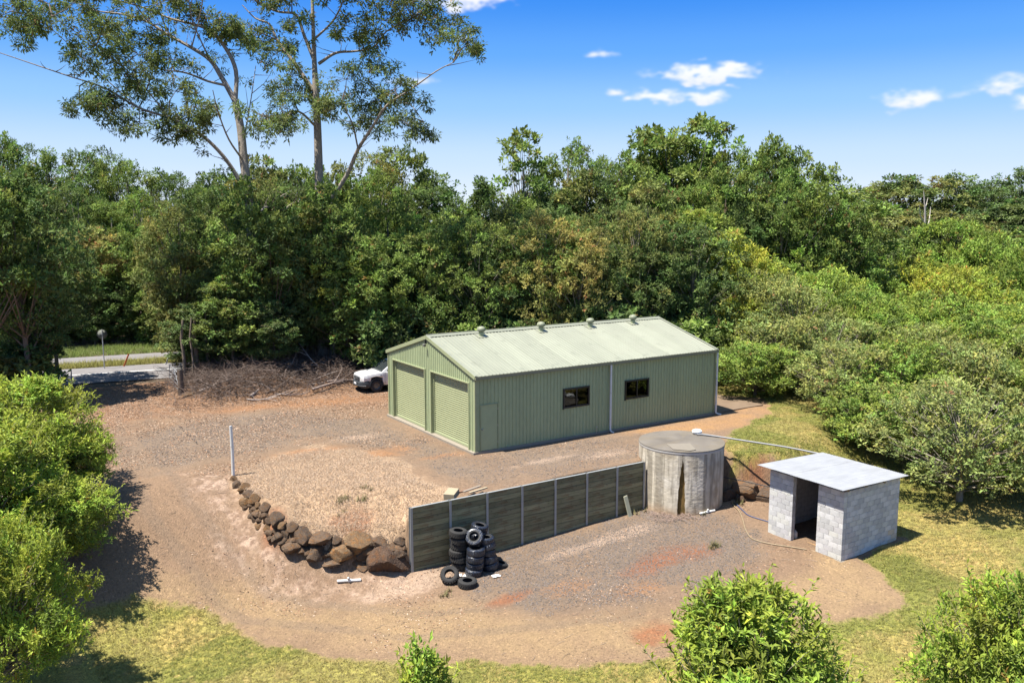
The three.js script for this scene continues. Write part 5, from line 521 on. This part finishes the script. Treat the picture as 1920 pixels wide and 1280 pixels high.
{
  const F = { H: 14, R: 3.1, low: 1.1, n: 150, L: .27, W: .13, sprays: 15, per: 8, r0: .2, cl: .2, flat: .95, nup: .45, limbEvery: 5, trunk: .85 };
  const P = {
    f: [makeTree(1, F), makeTree(2, { ...F, R: 2.8, n: 140 }), makeTree(3, { ...F, R: 3.4, cl: .19, L: .24 })],
    g: [makeTree(4, { ...F, low: .7, cl: .22, flat: .8, L: .31, W: .16 }), makeTree(5, { ...F, R: 3.2, low: .9, flat: .85 })],
    h: [makeTree(6, { ...F, L: .22, W: .09, sprays: 18, cl: .18, n: 160, droop: .2, bark: M_greyBark }), makeTree(7, { ...F, R: 3.5, L: .22, W: .1, sprays: 17, cl: .17, n: 165, limbEvery: 2, bark: M_greyBark })],
    u: [makeTree(8, { ...F, R: 3.4, low: 4.5, n: 60, cl: .26, flat: .36, L: .34, W: .16, sprays: 22, limbEvery: 1, bark: M_greyBark })],
    v: [makeTree(10, { ...F, low: 3.8, n: 130 })],
    c: [makeTree(9, { ...F, R: 2.7, low: 1.5, n: 130, cone: true })],
  };
  const LAB = [['dense dark green forest tree', 'dark forest trees'], ['mid green leafy forest tree', 'mid green forest trees'], ['olive brown forest tree with fine leaves', 'olive forest trees'], ['yellow green forest tree with fine leaves', 'yellow green forest trees'], ['bright green tree with layered foliage', 'bright layered forest trees']];
  const r = rng(123); const where = (x, z) => z < -38 && x < 2 ? 'beyond the road' : x < -10 ? 'beside the gate' : x < 10 ? 'behind the brush pile' : x > 44 ? 'far beyond the orchard' : 'behind the green shed';
  FOREST.forEach(([x, z, y, k, t], i) => { const list = P[k], pr = list[i % list.length], w = where(x, z); plant('forest_tree', pr, x, z, y, t, `${LAB[t][0]} ${w}`, 'tree', `${LAB[t][1]} ${w}`, r, (x > 44 ? 1.5 : .8) + r() * .25); });
  const S = { H: 4.5, R: 2.4, low: .2, n: 34, L: .3, W: .16, sprays: 30, per: 8, r0: .07, cl: .36, flat: .8, limbEvery: 4, trunk: .5 }; const sh = [makeTree(21, S), makeTree(22, { ...S, L: .36, W: .2 })];
  SHRUBS.forEach(([x, z, y], i) => plant('undergrowth_shrub', sh[i % 2], x, z, Math.max(y, 2.2), i % 5 === 3 ? 1 : 0, 'dense dark shrub filling the foot of the forest', 'shrub', 'undergrowth shrubs', r, 1.1));
  // slender trunks standing in the shade of the forest edge
  for (let i = 0; i < 40; i++) { const x = 1.5 + r() * 10, z = -24.6 - r() * 3 + (x > 5 ? (x - 5) * .45 : 0), h = 3 + r() * 2.5, q = .03 + r() * .07; const m = mesh('sapling_stem', tube([[0, -.2, 0, q], [(r() - .5) * .5, h * .5, (r() - .5) * .5, q * .85], [(r() - .5) * .9, h, (r() - .5) * .9, q * .6]], 6), r() > .5 ? M_greyBark : M_paleBark); m.position.set(x, groundY(x, z), z); tag(m, 'slender bare sapling stem at the shaded forest edge', 'stem', 'sapling stems at the forest edge'); }
  for (const [x, z, q] of [[2.76, -24.6, .17], [4.6, -24.2, .18], [6.6, -24.4, .13], [-7.4, -22.6, .1], [-6.6, -22.9, .15], [-5.9, -23.1, .09], [-7.0, -22.1, .06]]) { const th = x > 0 ? 1 : .62, m = mesh('bare_trunk', tube([[0, -.2, 0, q * 1.2], [.05, 2 * th, .03, q], [-.06, 4.2 * th, .05, q * .9], [.1, 6 * th, 0, q * .7]], 9), x > 0 ? M_paleBark : M_bark); m.position.set(x, groundY(x, z), z); tag(m, x > 0 ? 'pale straight trunk rising behind the brush pile' : 'dark trunk in the clump beside the open gate', 'tree trunk', x > 0 ? 'pale trunks behind the brush pile' : 'dark trunks beside the gate'); }
  // two open crowned trees that stand above the canopy
  const sp = makeTree(31, { H: 18, R: 2.6, low: 8, n: 34, L: .36, W: .2, sprays: 14, per: 7, r0: .2, cl: .22, flat: .7, limbEvery: 1, trunk: .8, bark: M_greyBark }); plant('sparse_tree', sp, 20.16, -26.38, 17.9, 1, 'tall thin tree with open crown above the canopy behind the shed', 'tree', null, r);
  const um = makeTree(33, { H: 19.5, R: 4.3, low: 11, n: 40, L: .4, W: .24, sprays: 20, per: 8, r0: .26, cl: .24, flat: .4, limbEvery: 1, trunk: .75, bark: M_greyBark, dome: true }); plant('umbrella_tree', um, 34.26, -23.58, 19.6, 1, 'tallest broad leaved tree with layered crown above the canopy', 'tree', null, r);
  { const g = group('dead_tree', 66.96, 0, -20.95), bl = std([.55, .5, .46], { map: barkTex, roughness: .9 }); mesh('trunk', tube([[0, 0, 0, .3], [.2, 5, 0, .22], [-.3, 9, .2, .15], [-.9, 12.4, .3, .09], [-1.2, 14.2, .2, .03]], 7), bl, g); for (const l of [[[.0, 7, 0, .14], [1.0, 8.6, .4, .1], [2.2, 9.4, .8, .06], [3.6, 10.8, 1, .02]], [[-.4, 9.6, .2, .1], [.5, 11.2, 0, .07], [.9, 12.6, -.2, .02]], [[-.6, 10.8, .2, .08], [-1.8, 11.6, .4, .05], [-2.1, 12.8, .4, .02]], [[-.9, 12.2, .3, .06], [-.2, 13.5, .1, .02]]]) mesh('limb', tube(l, 6), bl, g); g.position.y = -1.0; tag(g, 'bleached dead tree showing above the far dark forest', 'dead tree'); }
  // orchard rows to the right
  const O = { H: 6.5, R: 3.1, low: .35, n: 130, L: .2, W: .09, sprays: 22, per: 8, r0: .16, cl: .19, flat: 1.0, dome: true, young: .1, shoot: .25, up: .7, spread: .4, nup: .9, rag: .85, strays: 50 }; const op = [makeTree(41, O), makeTree(42, { ...O, R: 2.9 }), makeTree(43, { ...O, n: 145, cl: .18 })], thin = [makeTree(44, { ...O, n: 105, sprays: 15, limbEvery: 1, bark: M_greyBark }), makeTree(45, { ...O, n: 100, sprays: 16, limbEvery: 1, bark: M_greyBark })];
  const oM = { 1: leafMat([.215, .295, .05]), 2: leafMat([.25, .285, .085]), 4: leafMat([.31, .345, .05]) }; const OL = { 1: ['rounded mid green orchard tree', 'mid green orchard trees'], 2: ['thin crowned grey green orchard tree showing bare twigs', 'thin crowned orchard trees'], 4: ['yellow green leafy orchard tree', 'yellow green orchard trees'] };
  ORCHARD.forEach(([x, z, y, t], i) => plant('orchard_tree', t === 2 ? thin[i % 2] : op[i % 3], x, z, y, oM[t], `${OL[t][0]} in the grove beyond the shed`, 'tree', OL[t][1], r, 1.0 + r() * .15));
  // trees and bushes close to the camera, with leaves that can be made out
  const Nn = { H: 6, R: 2.6, low: .4, n: 150, L: .18, W: .062, sprays: 30, per: 9, r0: .13, cl: .17, flat: 1.0, limbEvery: 1, bark: M_greyBark, dome: true, young: .2, up: .8, spread: .25, shoot: .32, nup: 1.0, rag: 1.0, strays: 70 }; const np = [makeTree(51, Nn), makeTree(52, { ...Nn, cl: .16, n: 165 })], nt = [makeTree(53, { ...Nn, R: 2.1, H: 6.1, cone: .6, L: .18, n: 140, low: .5 }), makeTree(54, { ...Nn, R: 2.3, L: .18, n: 140, cone: .7 }), makeTree(55, { ...Nn, R: 1.0, H: 5.2, L: .16, n: 46, cone: true, strays: 16 })];
  const nm = leafMat([.25, .315, .042]), nm2 = leafMat([.225, .295, .04]);
  NEAR.forEach(([x, z, y, rad], i) => { const pr = i < 5 ? np[i % 2] : nt[i - 5], t = plant(i < 5 ? 'leafy_bush' : 'orchard_tree', pr, x, z, y, i < 5 ? nm : nm2, ['tallest bright green bush in front of the farm gate and dark post', 'small rounded bush jutting onto the drive past the tallest bush', '', 'low spreading bush whose shadow falls across the drive', '', 'bushy bright green tree rising in front of the bare pad', 'bushy bright green tree on the lawn past the block hut side', 'narrow tip of a small green tree on the front lawn'][i] || 'large bright green leafy bush beside the drive', i < 5 ? 'bush' : 'tree', i < 5 ? 'bushes beside the drive' : null, r); const w = rad / pr.R; t.scale.x = t.scale.z = w; });
}
// ---------------------------------------------------------------- the two tall gum trees
GUMS.forEach((T, gi) => {
  const g = group('gum_tree', T.base[0], groundY(...T.base), T.base[1]), r = rng(700 + gi), pts = []; const smooth = l => { if (l.length < 3) return l; const c = new THREE.CatmullRomCurve3(l.map(p => V3(p[0], p[1], p[2]))), n = (l.length - 1) * 4; return Array.from({ length: n + 1 }, (_, i) => { const t = i / n, p = c.getPoint(t), k = t * (l.length - 1), a = Math.min(l.length - 2, Math.floor(k)); return [p.x, p.y, p.z, lerp(l[a][3], l[a + 1][3], k - a)]; }); };
  T.limbs.forEach((l, i) => { const s = smooth(l); mesh(i ? 'limb' : 'trunk', tube(s.map(p => [p[0], p[1], p[2], p[3] * .74]), i ? 8 : 14), M_gumBark, g); if (i) pts.push(...s); else pts.push(...s.slice(-8)); });
  const tw = [], LV = new Leaves(130000);
  T.limbs.slice(1).forEach(l => { const s = smooth(l); for (let i = 3; i < s.length; i++) if (r() < .5) { const p = s[i], a = r() * 6.28, ln = .8 + r() * 2.2, up = r() * 1.1 - .15, dx = Math.cos(a) * .7, dz = Math.sin(a) * .7; const e1 = [p[0] + dx * ln * .5, p[1] + up * ln * .4, p[2] + dz * ln * .5], e2 = [p[0] + dx * ln + (r() - .5) * .3, p[1] + up * ln, p[2] + dz * ln]; tw.push(tube([[p[0], p[1], p[2], .028], [...e1, .018], [...e2, .006]], 5, false)); if (r() < .45) clump(LV, r, ...e2, .4, .3, .4, 9, 7, .25, .075, { droop: .55, up: .1, spread: .7, hue: .22 }); } });
  for (const [x, y, z, rad] of T.leaves) {
    let best = pts[0], bd = 1e9; for (const p of pts) { const d = (p[0] - x) ** 2 + (p[1] - y) ** 2 * 1.2 + (p[2] - z) ** 2 + (p[1] > y ? 2 : 0); if (d < bd) { bd = d; best = p; } }
    const m = 3 + Math.round(rad * 2); tw.push(tube([[best[0], best[1], best[2], .05], [lerp(best[0], x, .5) + (r() - .5) * .4, lerp(best[1], y, .45) + .3, lerp(best[2], z, .5), .035], [x, y, z, .015]], 5, false));
    for (let k = 0; k < m * 2; k++) { const u = unit(r), ex = x + u[0] * rad * 1.3, ey = y + u[1] * rad * .8, ez = z + u[2] * rad * 1.3; tw.push(tube([[x, y, z, .014], [lerp(x, ex, .5), lerp(y, ey, .5) + .1, lerp(z, ez, .5), .01], [ex, ey, ez, .005]], 4, false)); clump(LV, r, ex, ey - .1, ez, rad * .46, rad * .34, rad * .46, 12, 7, .25, .08, { droop: .55, up: .1, spread: .7, hue: .22, young: .12 }); }
  }
  mesh('twigs', mergeGeometries(tw), M_bark, g).userData.kind = 'stuff'; const c = mesh('crown', LV.geometry(), leafMat([.14, .18, .05]), g); c.userData.kind = 'stuff';
  tag(g, ['tall gum tree with straight pale trunk rising from the forest', 'tall gum tree with leaning forked pale trunk and long side limbs'][gi], 'tree');
});
// ---------------------------------------------------------------- grass, straw, leaf litter
{
  const r = rng(909); const blades = (n, h, spread, w) => { const P = []; for (let i = 0; i < n; i++) { const a = r() * 6.28, b = r() * 6.28, x = Math.cos(b) * spread * r(), z = Math.sin(b) * spread * r(), ln = .35 + r() * .7, hh = h * (.6 + r() * .6), dx = Math.cos(a), dz = Math.sin(a); P.push(x - dz * w, 0, z + dx * w, x + dz * w, 0, z - dx * w, x + dx * hh * ln, hh, z + dz * hh * ln); } const g = new THREE.BufferGeometry(); g.setAttribute('position', new THREE.Float32BufferAttribute(P, 3)); return g; };
  const m = new THREE.Matrix4(), q = new THREE.Quaternion(), e = new THREE.Euler(), c = new THREE.Color(), s3 = V3(1, 1, 1);
  function scatter(name, label, cat, geo, count, where, colour, scale, lift = 0, tilt = .2, mat = std(0xffffff, { roughness: 1 })) { const im = new THREE.InstancedMesh(geo, mat, count); let k = 0, tries = 0; while (k < count && tries++ < count * 30) { const p = where(); if (!p) continue; const [x, z] = p, y = groundY(x, z) + lift; e.set((r() - .5) * tilt, r() * 6.28, (r() - .5) * tilt); q.setFromEuler(e); const s = scale(x, z); m.compose(V3(x, y, z), q, s3.set(s, s, s)); im.setMatrixAt(k, m); c.setRGB(...colour(x, z)); im.setColorAt(k, c); k++; } im.count = k; im.name = name; im.castShadow = im.receiveShadow = true; tag(im, label, cat, null, 'stuff'); }
  const grassMat = phys(0xffffff, { roughness: 1, transmission: .25, thickness: 0 });
  const clearHut = (x, z) => !(x > 7.5 && x < 11.3 && z > 9.5 && z < 13.3);
  const tuft = blades(9, .055, .075, .006);
  scatter('lawn_grass', 'short patchy green and yellow grass of the lawns', 'grass', tuft, 120000, () => { const a = r(); const x = a < .55 ? -16 + r() * 26 : 8 + r() * 16, z = a < .55 ? 1 + r() * 19 : -9 + r() * 27; const g = grassAt(x, z); return g > .35 + r() * .4 && clearHut(x, z) && x < 26 ? [x, z] : null; }, (x, z) => { const dry = ss(.36, .62, fbm(x * .45 + 9, z * .45, 3, 19)), k = .75 + r() * .5, d = clamp(dry * .8 + (r() - .5) * .5); return mix3([.2, .21, .038], [.33, .27, .085], d).map(v => v * k); }, () => .7 + r() * .7, -.005, .3, grassMat);
  const verge = blades(8, .3, .2, .012); scatter('verge_grass', 'longer bright grass on the road verge', 'grass', verge, 9000, () => { const x = -32 + r() * 34, a = r(), zr = -27.3 + (x + 10) * .16 - .06 * Math.max(0, x + 5) ** 2, zs = -36.3 + (x + 10) * .14; return a < .45 ? [x, lerp(zr - 6.6, zs + .2, r())] : [x, zs - 3.2 - r() * 5]; }, (x, z) => { const k = .7 + r() * .6, d = r(), far = z < -38 ? .7 : 0; return mix3([.26, .23, .055], [.13, .19, .03], clamp(far + d * .4)).map(v => v * k); }, () => .6 + r() * .8, -.02, .3, grassMat);
  const straw = blades(12, .05, .17, .006); scatter('straw_grass', 'matted dry straw coloured grass on the mound', 'dry grass', straw, 24000, () => { const x = -10 + r() * 7.5, z = -5.5 + r() * 10.4; return zoneMap('straw', x, z) + edgeNoise(x, z) * .6 > -.1 + r() * .4 && z < 4.75 ? [x, z] : null; }, () => { const k = .75 + r() * .5; return [.47 * k, .355 * k, .25 * k]; }, () => .5 + r() * .8, -.01, .6, grassMat);
  const weed = blades(16, .22, .14, .012); scatter('weed_tufts', 'small green weed tufts on the mound and pad', 'weeds', weed, 46, () => { const o = [[-6.3, 2.4], [-7.0, 2.0], [-5.9, 1.9], [-7.3, 2.7], [4.9, 9.5], [-5.2, 6.9], [8.9, 7.0], [8.85, 7.2], [6.9, 6.9], [4.95, 5.15]]; const p = o[Math.floor(r() * o.length)]; return [p[0] + (r() - .5) * .5, p[1] + (r() - .5) * .4]; }, () => { const k = .7 + r() * .5; return [.15 * k, .135 * k, .055 * k]; }, () => .5 + r() * .7);
  const lf = new THREE.BufferGeometry(); lf.setAttribute('position', new THREE.Float32BufferAttribute([0, 0, 0, .035, .012, .05, .0, .004, .12, 0, 0, 0, 0, .004, .12, -.035, .014, .05], 3));
  scatter('leaf_litter', 'fallen brown and tan leaves strewn over the bare ground', 'leaf litter', lf, 85000, () => { const far = r() < .62; const x = far ? -20 + r() * 26 : -14 + r() * 24, z = far ? -25 + r() * 22 : -3 + r() * 18; if (x > -.4 && x < 15 && z < .3 && z > -9.3) return null; if (grassAt(x, z) > .3 || !clearHut(x, z)) return null; const d = fbm(x * .6, z * .6, 3, 91) * (far ? 1 : .62) + (z < -12 ? .18 : 0); return r() < ss(.3, .7, d) ? [x, z] : null; }, () => { const k = .6 + r() * .8, t = r(); return (t < .45 ? [.27, .155, .09] : t < .8 ? [.34, .25, .18] : [.11, .07, .05]).map(v => v * k); }, () => .3 + r() * .5, .004, .7);
  const st = mergeVertices(new THREE.IcosahedronGeometry(.03, 0).deleteAttribute('normal').deleteAttribute('uv')); scatter('gravel', 'grey brown gravel stones on the yard and pad', 'gravel', st, 45000, () => { const low = r() < .5, x = low ? -5.5 + r() * 13.4 : -12 + r() * 19, z = low ? 4.9 + r() * 7.4 : -13 + r() * 17.6; if (!low && x > -.15 && z < .2) return null; return zoneMap(low ? 'gravelL' : 'gravelU', x, z) + edgeNoise(x, z) > r() * .8 && Math.hypot(x - 7.35, z - 5.18) > 1.9 && clearHut(x, z) ? [x, z] : null; }, () => { const k = .55 + r() * .9; return [.135 * k, .112 * k, .097 * k]; }, () => .25 + r() * r() * 1.0, .0, 2);
  const stick = tube([[0, .01, 0, .007], [.2, .03, .03, .006], [.45, .01, -.02, .003]], 4, false); scatter('fallen_twigs', 'thin dry twigs strewn over drive and pad', 'twigs', stick, 1500, () => { const x = -16 + r() * 24, z = -22 + r() * 37; if (x > -.4 && z < .3 && z > -9.3) return null; return grassAt(x, z) < .3 && clearHut(x, z) && r() < .25 + fbm(x * .5, z * .5, 2, 7) ? [x, z] : null; }, () => { const k = .5 + r() * .9; return [.26 * k, .2 * k, .155 * k]; }, () => .25 + r() * .7, .0, .1);
}
renderer.render(scene, camera);
